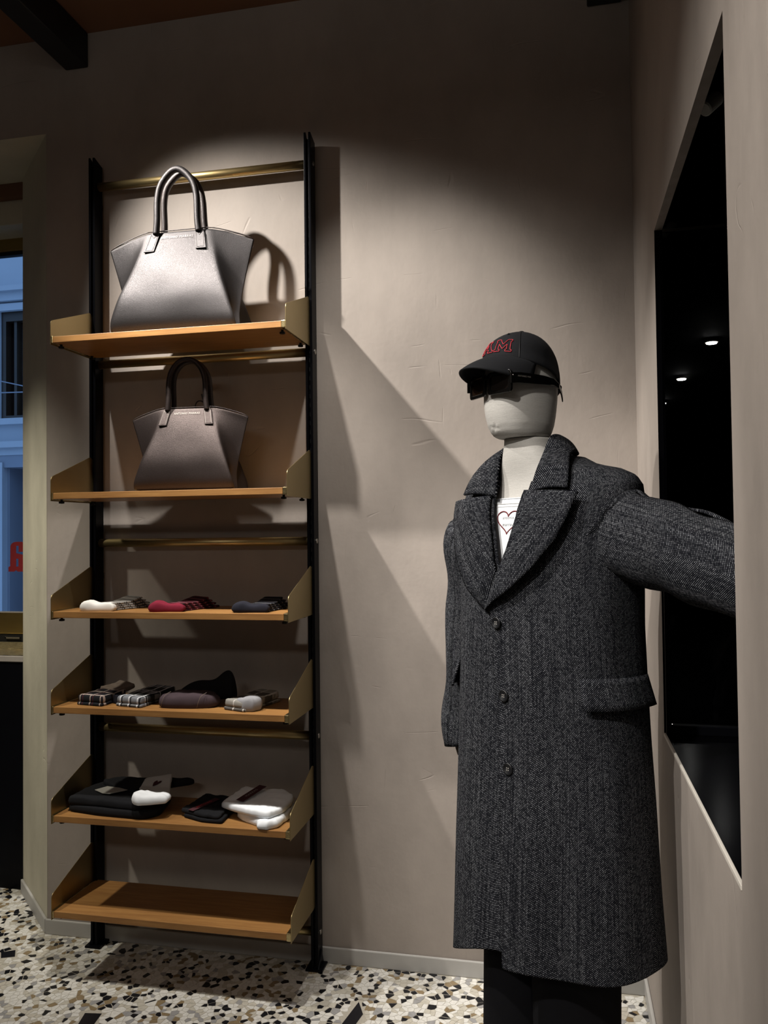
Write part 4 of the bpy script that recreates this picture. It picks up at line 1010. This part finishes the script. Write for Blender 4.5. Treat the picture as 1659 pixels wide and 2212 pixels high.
# sleeves
def sleeve(path, rv, rh, name, parent, folds, seed, side, cuff=0.0):
    P = smoothpath(path, 7); n = len(P); seg = 44
    V, F, U = [], [], []; L = 0
    for i, p in enumerate(P):
        if i: L += (P[i] - P[i - 1]).length
        t = i / (n - 1)
        tn = (P[min(i + 1, n - 1)] - P[max(i - 1, 0)]).normalized()
        up = Vector((0, 0, 1)) if abs(tn.z) < 0.8 else Vector((FWD.x, FWD.y, 0))
        nx = (up - tn * up.dot(tn)).normalized(); ny = tn.cross(nx)
        a, b = itp(t, rv), itp(t, rh)
        for k in range(seg + 1):
            an = 2 * math.pi * k / seg
            w = folds(t, an) + 0.004 * pnoise((math.cos(an) * 1.6 + seed, math.sin(an) * 1.6, L * 9))
            d_ = nx * math.cos(an) * (a + w) + ny * math.sin(an) * (b + w); d_.z += cuff * d_.x * max(0.0, (t - 0.88) / 0.12)
            V.append(p + d_); U.append((an * 0.085 + 0.11, L))
    for i in range(n - 1):
        for k in range(seg): a = i * (seg + 1) + k; F.append((a, a + 1, a + seg + 2, a + seg + 1))
    o = fixn(mk(name, V, F, 'herringbone_wool', parent, smooth=True, uv=U)); solid(o, 0.005, -1); return o
sl = lambda a, b, z: tuple(loc2w(a, b, z))
lfold = lambda t, an: (0.010 * math.sin(an * 3 + t * 9) * max(0, 1 - abs(t - 0.16) / 0.16) + 0.009 * math.sin(t * 46 + an * 2.0) * math.exp(-((t - 0.24) / 0.10) ** 2) + 0.005 * math.sin(t * 30 - an * 1.5) * math.exp(-((t - 0.55) / 0.10) ** 2))
sleeve([sl(0.115, -0.005, 1.418), sl(0.17, 0.0, 1.404), sl(0.215, 0.005, 1.385), (1.852, -0.930, 1.358), (1.935, -1.040, 1.326), (2.030, -1.150, 1.280), (2.10, -1.21, 1.22)],
       [(0, 0.060), (0.14, 0.082), (0.30, 0.094), (0.5, 0.088), (0.75, 0.076), (1, 0.070)], [(0, 0.06), (0.2, 0.085), (0.5, 0.080), (1, 0.068)], 'sleeve', coat, lfold, 2, 1)
rfold = lambda t, an: 0.004 * math.sin(t * 22 + an * 2) * (0.4 + t)
sleeve([sl(-0.140, 0.01, 1.425), sl(-0.195, 0.012, 1.414), sl(-0.234, 0.012, 1.362), (1.420, -0.562, 1.24), (1.411, -0.558, 1.08), (1.403, -0.552, 0.96), (1.398, -0.548, 0.888)],
       [(0, 0.055), (0.12, 0.066), (0.25, 0.070), (0.6, 0.064), (1, 0.064)], [(0, 0.055), (0.12, 0.064), (0.25, 0.066), (0.6, 0.062), (1, 0.060)], 'sleeve', coat, rfold, 9, -1, 0.42)
# pocket flaps
def flap(p0, p1, tilt0, tilt1):
    n, m = 18, 6; V, F, U = [], [], []
    for i in range(n):
        for j in range(m):
            k = j / (m - 1); phi = p0 + (p1 - p0) * i / (n - 1)
            z = 1.100 - 0.062 * k + tilt0 + (tilt1 - tilt0) * i / (n - 1)
            V.append(cpt(phi + 0.02 * k * (1 if p1 > p0 else -1), z, 0.003 + 0.014 * k)); U.append((phi * 0.222, z + 0.0025))
    for i in range(n - 1):
        for j in range(m - 1): a = i * m + j; F.append((a, a + 1, a + m + 1, a + m))
    o = fixn(mk('pocket_flap', V, F, 'herringbone_wool', coat, smooth=True, uv=U)); solid(o, 0.005, 0); return o
flap(aphi(0.168, 1.1), 1.78, 0.0, -0.003); flap(-aphi(0.168, 1.1), -1.78, 0.0, -0.004)
# buttons on the left front
for a, z in ((-0.0125, 1.2018), (0.0095, 1.0493), (0.0232, 0.8985)):
    phi = aphi(a, z); c = cpt(phi, z, 0.0045); nrm = (cpt(phi, z, 0.02) - c); nrm = (nrm + Vector((FWD.x, FWD.y, 0)) * 0.02).normalized()
    v, f = lathe([(0.0105, 0.0), (0.0128, 0.0012), (0.0128, 0.0030), (0.0115, 0.0042), (0.0100, 0.0040), (0.0088, 0.0028), (0.0, 0.0028)], c, nrm, 28)
    b = mk('button', v, f, 'button_horn', coat, smooth=True)
    side = nrm.cross(Vector((0, 0, 1))).normalized(); up = side.cross(nrm)
    V, F = [], []
    for sx, sz in ((-1, -1), (-1, 1), (1, -1), (1, 1)):
        a_, f_ = lathe([(0.0011, 0.0), (0.0011, 0.0002)], c + nrm * 0.00295 + side * sx * 0.0022 + up * sz * 0.0022, nrm, 8); k = len(V); V += a_; F += [tuple(i + k for i in q) for q in f_]
    mk('thread_holes', V, F, 'thread_light', b)

# the mannequin itself: linen covered torso and neck in one piece, head, hands
mann = thing('mannequin', 'pale linen covered mannequin standing by the niche, face turned left', 'mannequin', (OX, OY, 0))
NKA, NKB = -0.014, 0.046
TT = [(0.80, 0.150, 0.105, 0.110, 0, 0), (0.95, 0.160, 0.108, 0.118, 0, 0), (1.10, 0.145, 0.105, 0.105, 0, 0), (1.25, 0.162, 0.125, 0.118, 0, 0), (1.35, 0.173, 0.120, 0.116, 0, 0), (1.44, 0.172, 0.104, 0.107, 0, 0), (1.475, 0.150, 0.090, 0.098, 0, 0.002), (1.50, 0.125, 0.078, 0.086, -0.004, 0.010), (1.52, 0.099, 0.066, 0.074, -0.008, 0.022), (1.54, 0.080, 0.058, 0.068, -0.012, 0.034), (1.56, 0.0680, 0.0545, 0.058, -0.013, 0.042), (1.598, 0.0535, 0.0530, 0.054, NKA, NKB), (1.606, 0.0535, 0.0530, 0.054, NKA, NKB)]
def tpt(phi, z, off=0.0):
    wd, df, db, ca, cb = interp(z, TT); a, b = sec(phi, wd, df, db, off); return loc2w(a + ca, b + cb, z)
ns = 56; zs = [0.80 + 0.05 * k for k in range(13)] + [1.42 + 0.012 * k for k in range(15)] + [1.60, 1.606]
V = [tpt(2 * math.pi * k / ns, z) for z in zs for k in range(ns)]; F = []
for r in range(len(zs) - 1):
    for k in range(ns): a, b = r * ns + k, r * ns + (k + 1) % ns; F.append((a, b, b + ns, a + ns))
F += [tuple(range(ns))[::-1], tuple(range((len(zs) - 1) * ns, len(zs) * ns))]
mk('torso', V, F, 'mannequin_linen', mann, smooth=True)
# legs inside the trousers, standing on the floor
for s in (-1, 1):
    v, f = tube([sl(s * 0.085, 0, 0.83), sl(s * 0.085, 0.005, 0.48), sl(s * 0.085, 0, 0.10), sl(s * 0.085, 0.01, 0.02)], [0.075, 0.052, 0.036, 0.036], 16); mk('leg', v, f, 'mannequin_linen', mann, smooth=True)
    # foot
    V, F = [], []
    for q, wd, h in ((-0.05, 0.026, 0.055), (0.0, 0.032, 0.075), (0.06, 0.038, 0.05), (0.12, 0.042, 0.032), (0.165, 0.030, 0.02)):
        for k in range(10):
            an = 2 * math.pi * k / 10; V.append(loc2w(s * 0.085 + wd * math.cos(an), q, 0.001 + h * 0.5 * (1 + math.sin(an))))
    for i in range(4):
        for k in range(10): a, b = i * 10 + k, i * 10 + (k + 1) % 10; F.append((a, b, b + 10, a + 10))
    F += [tuple(range(10))[::-1], tuple(range(40, 50))]
    sub(fixn(mk('foot', V, F, 'mannequin_linen', mann, smooth=True)), 1)
HX, HY, HT = 1.553, -0.742, R(46)
HF = Vector((-math.sin(HT), -math.cos(HT))); HL = Vector((math.cos(HT), -math.sin(HT)))
def hpt(f, l, z): return Vector((HX + f * HF.x + l * HL.x, HY + f * HF.y + l * HL.y, z))
HD = [(1.6075, 0.040, 0.058, 0.044), (1.6085, 0.052, 0.063, 0.050), (1.612, 0.062, 0.067, 0.0545), (1.620, 0.0705, 0.070, 0.0585), (1.635, 0.0785, 0.075, 0.063), (1.66, 0.086, 0.080, 0.0665), (1.69, 0.0875, 0.084, 0.069), (1.72, 0.0870, 0.086, 0.070), (1.755, 0.083, 0.084, 0.069), (1.785, 0.074, 0.076, 0.063), (1.81, 0.056, 0.060, 0.050), (1.825, 0.036, 0.040, 0.032), (1.832, 0.012, 0.014, 0.012)]
def hsec(phi, f, b, wd, off=0.0, n=2.25):
    s, c = math.sin(phi), math.cos(phi)
    return ((f if c > 0 else b) + off) * math.copysign(abs(c) ** (2 / n), c), (wd + off) * math.copysign(abs(s) ** (2 / n), s)
ns = 128; zs = [1.6075, 1.6085, 1.610, 1.613, 1.616, 1.619, 1.622, 1.625, 1.628, 1.631, 1.634, 1.637, 1.641, 1.646] + [1.655 + 0.015 * k for k in range(12)] + [1.828, 1.832]
V, F = [], []
for z in zs:
    f, b, wd = interp(z, HD)
    for k in range(ns):
        p = 2 * math.pi * k / ns; x, y = hsec(p, f, b, wd)
        # gathered pleat at the chin
        d = math.hypot((y + 0.004) * 1.0, (z - 1.628)) if math.cos(p) > 0.3 else 1
        x -= 0.0030 * math.exp(-(d / 0.005) ** 2); x += 0.0013 * math.exp(-((d - 0.009) / 0.005) ** 2) * math.sin(math.atan2(z - 1.628, y + 0.004) * 6)
        V.append(hpt(x, y, z))
for r in range(len(zs) - 1):
    for k in range(ns): a, b = r * ns + k, r * ns + (k + 1) % ns; F.append((a, b, b + ns, a + ns))
F += [tuple(range(ns))[::-1], tuple(range((len(zs) - 1) * ns, len(zs) * ns))]
mk('head', V, F, 'mannequin_linen', mann, smooth=True)
# articulated wooden hands
def hand(wrist, d, side, spread, mat, parent, thumb=1):
    wrist = Vector(wrist); d = Vector(d).normalized(); e = Vector(side).normalized(); e = (e - d * e.dot(d)).normalized(); nn = d.cross(e)
    me = bpy.data.meshes.new('hand'); vs, es, rs = [], [], []
    def add(p, r, prev=None):
        vs.append(p); rs.append(r)
        if prev is not None: es.append((prev, len(vs) - 1))
        return len(vs) - 1
    a = add(wrist - d * 0.05, 0.024); b = add(wrist, 0.022, a); c_ = add(wrist + d * 0.045, 0.027, b)
    for k, (o_, L) in enumerate(((-0.027, 0.066), (-0.009, 0.076), (0.009, 0.072), (0.026, 0.058))):
        q = add(wrist + d * 0.085 + e * o_, 0.0105, c_); pv = q
        for s_ in (0.42, 0.76, 1.0): pv = add(wrist + d * (0.085 + L * s_) + e * (o_ * 1.08) + nn * 0.022 * s_ * s_, 0.0092 - 0.002 * s_, pv)
    pv = add(wrist + d * 0.035 - e * 0.030, 0.012, b)
    for s_ in (0.5, 1.0): pv = add(wrist + d * (0.035 + 0.045 * s_) - e * (0.030 + 0.022 * s_) + nn * 0.012 * s_, 0.0105 - 0.002 * s_, pv)
    base = origin(parent)
    me.from_pydata([tuple(p - base) for p in vs], es, []); me.materials.append(M[mat])
    o = bpy.data.objects.new('hand', me); COL.objects.link(o); o.parent = parent
    m = o.modifiers.new('skin', 'SKIN'); m.use_smooth_shade = True
    for k, r in enumerate(rs): me.skin_vertices[0].data[k].radius = (r, r)
    me.skin_vertices[0].data[0].use_root = True
    sub(o, 1); return o
import_skin = None
hand((1.377, -0.545, 0.900), (0.36, -0.05, -1), (LFT.x * 0.3 + FWD.x, LFT.y * 0.3 + FWD.y, 0), 1, 'wood_hand', mann)
hand((2.095, -1.205, 1.245), (0.6, -0.35, -0.7), (0.5, 0.8, 0.2), 1, 'wood_hand', mann)

# white vest with a printed heart
tank = thing('vest_top', 'white jersey vest with a heart outline print, under the overcoat', 'top', (OX, OY, 0.9))
V, F = [], []; nu = 72
def ntop(phi): return 1.4725 + 0.085 * max(0, min(1, (abs(((phi + math.pi) % (2 * math.pi)) - math.pi) - 0.85) / 0.5)) ** 0.7 * (1 if abs(((phi + math.pi) % (2 * math.pi)) - math.pi) < 1.5 else max(0, 1 - (abs(((phi + math.pi) % (2 * math.pi)) - math.pi) - 1.5) / 0.3))
nr = 26
for r in range(nr + 1):
    for k in range(nu):
        p = 2 * math.pi * k / nu + 0.0; zt = min(1.515, ntop(p)) ; z = 0.92 + (zt - 0.92) * r / nr; V.append(tpt(p, z, 0.0042))
for r in range(nr):
    for k in range(nu): a, b = r * nu + k, r * nu + (k + 1) % nu; F.append((a, b, b + nu, a + nu))
o = mk('vest_body', V, F, 'white_jersey', tank, smooth=True); solid(o, 0.002, 0)
tphi = lambda a, z: (lambda wd: math.copysign(math.asin(min(1, abs((a) / wd)) ** (NE / 2)), a))(interp(z, TT)[0])
for dz, r_, mt in ((-0.0005, 0.0016, 'white_jersey'), (-0.0125, 0.0007, 'grey_card'), (-0.0185, 0.0007, 'rib_grey')):
    v, f = tube([tpt(p / 20, ntop(p / 20) + dz, 0.0056) for p in range(-16, 17)], r_, 6); mk('neck_band', v, f, mt, tank, smooth=True)
def hcurve(n=60):
    out = []
    for k in range(n + 1):
        t_ = 2 * math.pi * k / n; x = math.sin(t_) ** 3; y = (13 * math.cos(t_) - 5 * math.cos(2 * t_) - 2 * math.cos(3 * t_) - math.cos(4 * t_)) / 16.0; out.append((x, y))
    return out
HC = (-0.0215, 1.4225)
hpts = [tpt(tphi(HC[0] + x * 0.0335, HC[1] + y * 0.028), HC[1] + y * 0.028, 0.0054) for x, y in hcurve()]
v, f = tube(hpts, 0.0014, 6); mk('heart_print', v, f, 'heart_print', tank, smooth=True)
for line, zc in (('antonio', 1.4290), ('marras', 1.4135)):
    tv, tf = text_geo(line, 0.0098, 1.1)
    mk('printed_lettering', [tpt(tphi(HC[0] + x, zc + y), zc + y, 0.0054) for x, y in tv], tf, 'black_print', tank)

# black trousers
tro = thing('trousers', 'wide black trousers below the overcoat hem', 'trousers', (OX, OY, 0.0))
V, F = [], []; ns = 30
def leg_geo(s):
    V, F = [], []; prof = [(0.004, 0.098, 0.125), (0.03, 0.096, 0.122), (0.20, 0.094, 0.118), (0.45, 0.096, 0.116), (0.70, 0.098, 0.118), (0.86, 0.098, 0.122), (0.98, 0.096, 0.124)]
    for z, ra, rb in prof:
        for k in range(ns):
            an = 2 * math.pi * k / ns; w = 0.004 * math.sin(an * 4 + z * 6 + s)
            V.append(loc2w(-0.014 + s * 0.074 + (ra + w) * 0.86 * math.cos(an), (rb + w) * 0.9 * math.sin(an) + 0.005, z))
    for r in range(len(prof) - 1):
        for k in range(ns): a, b = r * ns + k, r * ns + (k + 1) % ns; F.append((a, b, b + ns, a + ns))
    return V, F
v, f = join(leg_geo(-1), leg_geo(1)); o = mk('trouser_legs', v, f, 'trouser_cloth', tro, smooth=True); solid(o, 0.003, -1)
v, f = lathe([(0.155, 0.0), (0.150, 0.05), (0.148, 0.052), (0.145, 0.0)], (OX, OY, 0.955), (0, 0, 1), 40)
v = [Vector((OX + (p[0] - OX) * 1.0, OY + (p[1] - OY) * 0.8, p[2])) for p in v]; mk('waistband', v, f, 'trouser_cloth', tro, smooth=True)

# cap
cap = thing('baseball_cap', 'black baseball cap with red outlined lettering on the mannequin head', 'cap', tuple(hpt(0, 0, 1.75)))
def rimz(p): c = math.cos(p); return 1.7545 + (0.0265 * c if c > 0 else 0.034 * c) 
ZT = 1.8465
def dome(p, h, off=0.0):
    r = (1 - min(1, h) ** 2.1) ** (1 / 1.95)
    x, y = hsec(p, 0.0890, 0.0910, 0.0755, off, 2.15)
    z = rimz(p) + (ZT - rimz(p)) * h
    return hpt(x * r - 0.004 * h, y * r, z + off * h)
ns = 72; hs_ = [0, 0.05, 0.12, 0.2, 0.3, 0.4, 0.5, 0.6, 0.7, 0.78, 0.85, 0.91, 0.955, 0.985, 0.997]
V, F = [], []
for h in hs_:
    for k in range(ns):
        p = 2 * math.pi * k / ns
        dent = 0.0
        if 0.9 < p < 2.2: dent = 0.0028 * math.sin((h - 0.1) * 11 + p * 1.5) * math.sin(math.pi * (p - 0.9) / 1.3) * (1 - h)
        V.append(dome(p, h, dent))
for r in range(len(hs_) - 1):
    for k in range(ns): a, b = r * ns + k, r * ns + (k + 1) % ns; F.append((a, b, b + ns, a + ns))
F.append(tuple(range((len(hs_) - 1) * ns, len(hs_) * ns)))
o = mk('crown', V, F, 'cap_twill', cap, smooth=True); solid(o, 0.002, 0)
V, F, = [], []; nb, mb = 41, 10
for i in range(nb):
    p = R(-78 + 156 * i / (nb - 1)); q = dome(p, 0.02, 0.0005)
    x0, y0 = hsec(p, 0.0890, 0.0910, 0.0755, 0.0, 2.15)
    s = math.sin(p); L = 0.070 * max(0, math.cos(p * 1.12)) ** 0.55
    for j in range(mb):
        k = j / (mb - 1)
        V.append(hpt(x0 + L * k, y0 * (1 + 0.02 * k), rimz(p) + 0.001 - 0.018 * k - 0.014 * k * k - 0.009 * k * s * s))
for i in range(nb - 1):
    for j in range(mb - 1): a = i * mb + j; F.append((a, a + 1, a + mb + 1, a + mb))
o = fixn(mk('brim', V, F, 'cap_twill', cap, smooth=True)); solid(o, 0.004, 0)
v, f = lathe([(0.0075, 0.0), (0.0070, 0.003), (0.004, 0.0048), (0, 0.005)], tuple(dome(0, 0.99) + Vector((0.0, 0.0, 0.0))), (0, 0, 1), 16)
v = [p + (hpt(-0.004, 0, 0) - Vector((dome(0, 0.99).x, dome(0, 0.99).y, 0))) for p in v]; mk('top_button', v, f, 'cap_twill', cap, smooth=True)
for p in (R(52), R(-52), R(128), R(-128)):
    v, f = tube([dome(p, h / 20, 0.0012) for h in range(0, 20)], 0.0009, 5); mk('seam', v, f, 'beam_black', cap, smooth=True)
v, f = lathe([(0.0030, 0.0), (0.0030, 0.0008), (0.0018, 0.0008), (0.0018, 0.0)], tuple(dome(R(20), 0.80, 0.002)), tuple(dome(R(20), 0.80, 0.02) - dome(R(20), 0.80, 0.0)), 12); mk('eyelet', v, f, 'beam_black', cap)
# back strap under the crown opening
v, f = tube([dome(R(180 + a), 0.0, 0.0) - Vector((0, 0, 0.006 + 0.008 * (1 - abs(a) / 40))) for a in range(-40, 41, 8)], 0.0045, 6); mk('back_strap', v, f, 'cap_twill', cap, smooth=True)
LM = [(0, 0), (.34, 0), (.34, .15), (.26, .15), (.26, .60), (.50, .20), (.74, .60), (.74, .15), (.66, .15), (.66, 0), (1, 0), (1, .15), (.93, .15), (.93, .85), (1, .85), (1, 1), (.74, 1), (.5, .58), (.26, 1), (0, 1), (0, .85), (.07, .85), (.07, .15), (0, .15)]
LA = [(0, 0), (.36, 0), (.36, .15), (.30, .15), (.35, .30), (.65, .30), (.70, .15), (.64, .15), (.64, 0), (1, 0), (1, .15), (.92, .15), (.66, .85), (.72, .85), (.72, 1), (.28, 1), (.28, .85), (.34, .85), (.08, .15), (0, .15)]
LA2 = [(.40, .44), (.60, .44), (.5, .74)]
def letter(outs, x0, wd):
    V, F = [], []
    for o_ in outs:
        pts = resample([Vector((x, y, 0)) for x, y in o_ + o_[:1]], len(o_) * 5)
        v, f = tube([dome((x0 + q.x * wd) / 0.086, 0.16 + q.y * 0.40, 0.0020) for q in pts], 0.0008, 5); n = len(V); V += v; F += [tuple(i + n for i in z) for z in f]
    return mk('embroidered_lettering', V, F, 'cap_thread', cap, smooth=True)
letter([LA, LA2], -0.036, 0.045); letter([LM], 0.013, 0.046)

# sunglasses
sg = thing('sunglasses', 'chunky black rectangular sunglasses on the mannequin face', 'sunglasses', tuple(hpt(0.1, 0, 1.71)))
GZ = 1.7205; GF = 0.100
def gpt(x, z, d=0.0):   # x to the mannequin's left, wrap backwards at the sides
    return hpt(GF - d - 1.9 * x * x, x, z)
def rrect(cx, cz, hw, hh, r, n=5):
    out = []
    for sx, sz, a0 in ((1, 1, 0), (-1, 1, 90), (-1, -1, 180), (1, -1, 270)):
        for k in range(n + 1): a = R(a0 + 90 * k / n); out.append((cx + sx * (hw - r) + r * math.cos(a), cz + sz * (hh - r) + r * math.sin(a)))
    return out
fr_v, fr_f = [], []
for s in (-1, 1):
    cx = s * 0.0375; outp = rrect(cx, GZ, 0.0335, 0.0245, 0.008); inn = rrect(cx, GZ + 0.0005, 0.0255, 0.0175, 0.007); n = len(outp); b = len(fr_v)
    for d in (0.0, 0.0055):
        fr_v += [gpt(x, z, d) for x, z in outp] + [gpt(x, z, d) for x, z in inn]
    for k in range(n):
        k2 = (k + 1) % n
        fr_f += [(b + k, b + k2, b + n + k2, b + n + k), (b + 2 * n + k, b + 3 * n + k, b + 3 * n + k2, b + 2 * n + k2), (b + k, b + 2 * n + k, b + 2 * n + k2, b + k2), (b + n + k, b + n + k2, b + 3 * n + k2, b + 3 * n + k)]
v, f = join((fr_v, fr_f), ([gpt(x, z, d) for d in (0.0, 0.0055) for x, z in ((-0.006, GZ + 0.010), (0.006, GZ + 0.010), (0.006, GZ + 0.020), (-0.006, GZ + 0.020))], [(0, 1, 2, 3), (7, 6, 5, 4), (0, 4, 5, 1), (1, 5, 6, 2), (2, 6, 7, 3), (3, 7, 4, 0)]))
bev(fixn(mk('frame_front', v, f, 'frame_acetate', sg)), 0.001)
for s in (-1, 1):
    P = rrect(s * 0.0375, GZ + 0.0005, 0.0258, 0.0178, 0.007)
    v = [gpt(x, z, 0.003) for x, z in P] + [gpt(x, z, 0.0045) for x, z in P]; n = len(P)
    mk('lens', v, [tuple(range(n)), tuple(range(n, 2 * n))[::-1]] + [(k, n + k, n + (k + 1) % n, (k + 1) % n) for k in range(n)], 'lens_dark' if s > 0 else 'lens_brown', sg)
    # temple arm from the hinge back over the ear line, ending in a bent tip
    prof = [(0.0945, 0.0735, GZ + 0.004, 0.0115), (0.070, 0.0765, GZ + 0.006, 0.0115), (0.035, 0.0785, GZ + 0.006, 0.0110), (0.0, 0.0780, GZ + 0.006, 0.0095), (-0.030, 0.0740, GZ + 0.005, 0.0075), (-0.050, 0.0680, GZ - 0.001, 0.0060), (-0.066, 0.0600, GZ - 0.014, 0.0055), (-0.076, 0.0530, GZ - 0.028, 0.0050)]
    V, F = [], []
    for fq, l, z, h in prof:
        for dl, dz in ((0, -1), (0.0042, -1), (0.0042, 1), (0, 1)): V.append(hpt(fq, s * (l - dl + 0.002), z + dz * h))
    for i in range(len(prof) - 1):
        for k in range(4): a, b = i * 4 + k, i * 4 + (k + 1) % 4; F.append((a, b, b + 4, a + 4))
    F += [(0, 1, 2, 3), tuple(range(len(V) - 4, len(V)))[::-1]]
    tm = bev(fixn(mk('temple', V, F, 'frame_acetate', sg)), 0.0012)
    if s > 0:
        tv, tf = text_geo('ANTONIO MARRAS', 0.0050, 1.1)
        mk('lettering', [hpt(0.055 - x, 0.0795 + 0.0006, GZ + 0.0085 + y) for x, y in tv], tf, 'pale_print', tm)
        v, f = lathe([(0.0016, 0), (0.0012, 0.0006), (0, 0.0006)], tuple(hpt(0.088, 0.0766, GZ + 0.010)), (HL.x, HL.y, 0), 10); mk('hinge_pin', v, f, 'steel', tm)

# things inside the dark niche
make_bag('handbag', 'glossy black leather bag half hidden inside the dark niche', 2.17, -0.78, NZ0, 0.70, 'black_leather', 'black_leather', 0.03, 0.1, logo=False, seed=9, gold='matte_black')
lamp = thing('spotlight', 'small pale cylindrical spotlight standing in for a shop spot mirrored in the dark niche', 'spotlight', (1.957, -0.88, NC))  # solid model of a shop track spot's reflection
v, f = lathe([(0.020, 0.0), (0.020, 0.008)], (1.957, -0.88, NC - 0.008), (0, 0, 1), 20); mk('ceiling_plate', v, f, 'matte_black', lamp)
v, f = tube([(1.957, -0.88, NC - 0.004), (1.957, -0.88, 2.262)], 0.005, 8); mk('stem', v, f, 'matte_black', lamp)
v, f = lathe([(0.0125, 0.0), (0.015, 0.004), (0.015, 0.044), (0.0125, 0.047), (0.0, 0.047)], (1.957, -0.88, 2.262), (-0.66, -0.45, -0.70), 24); mk('lamp_head', v, f, 'lamp_white', lamp, smooth=False)
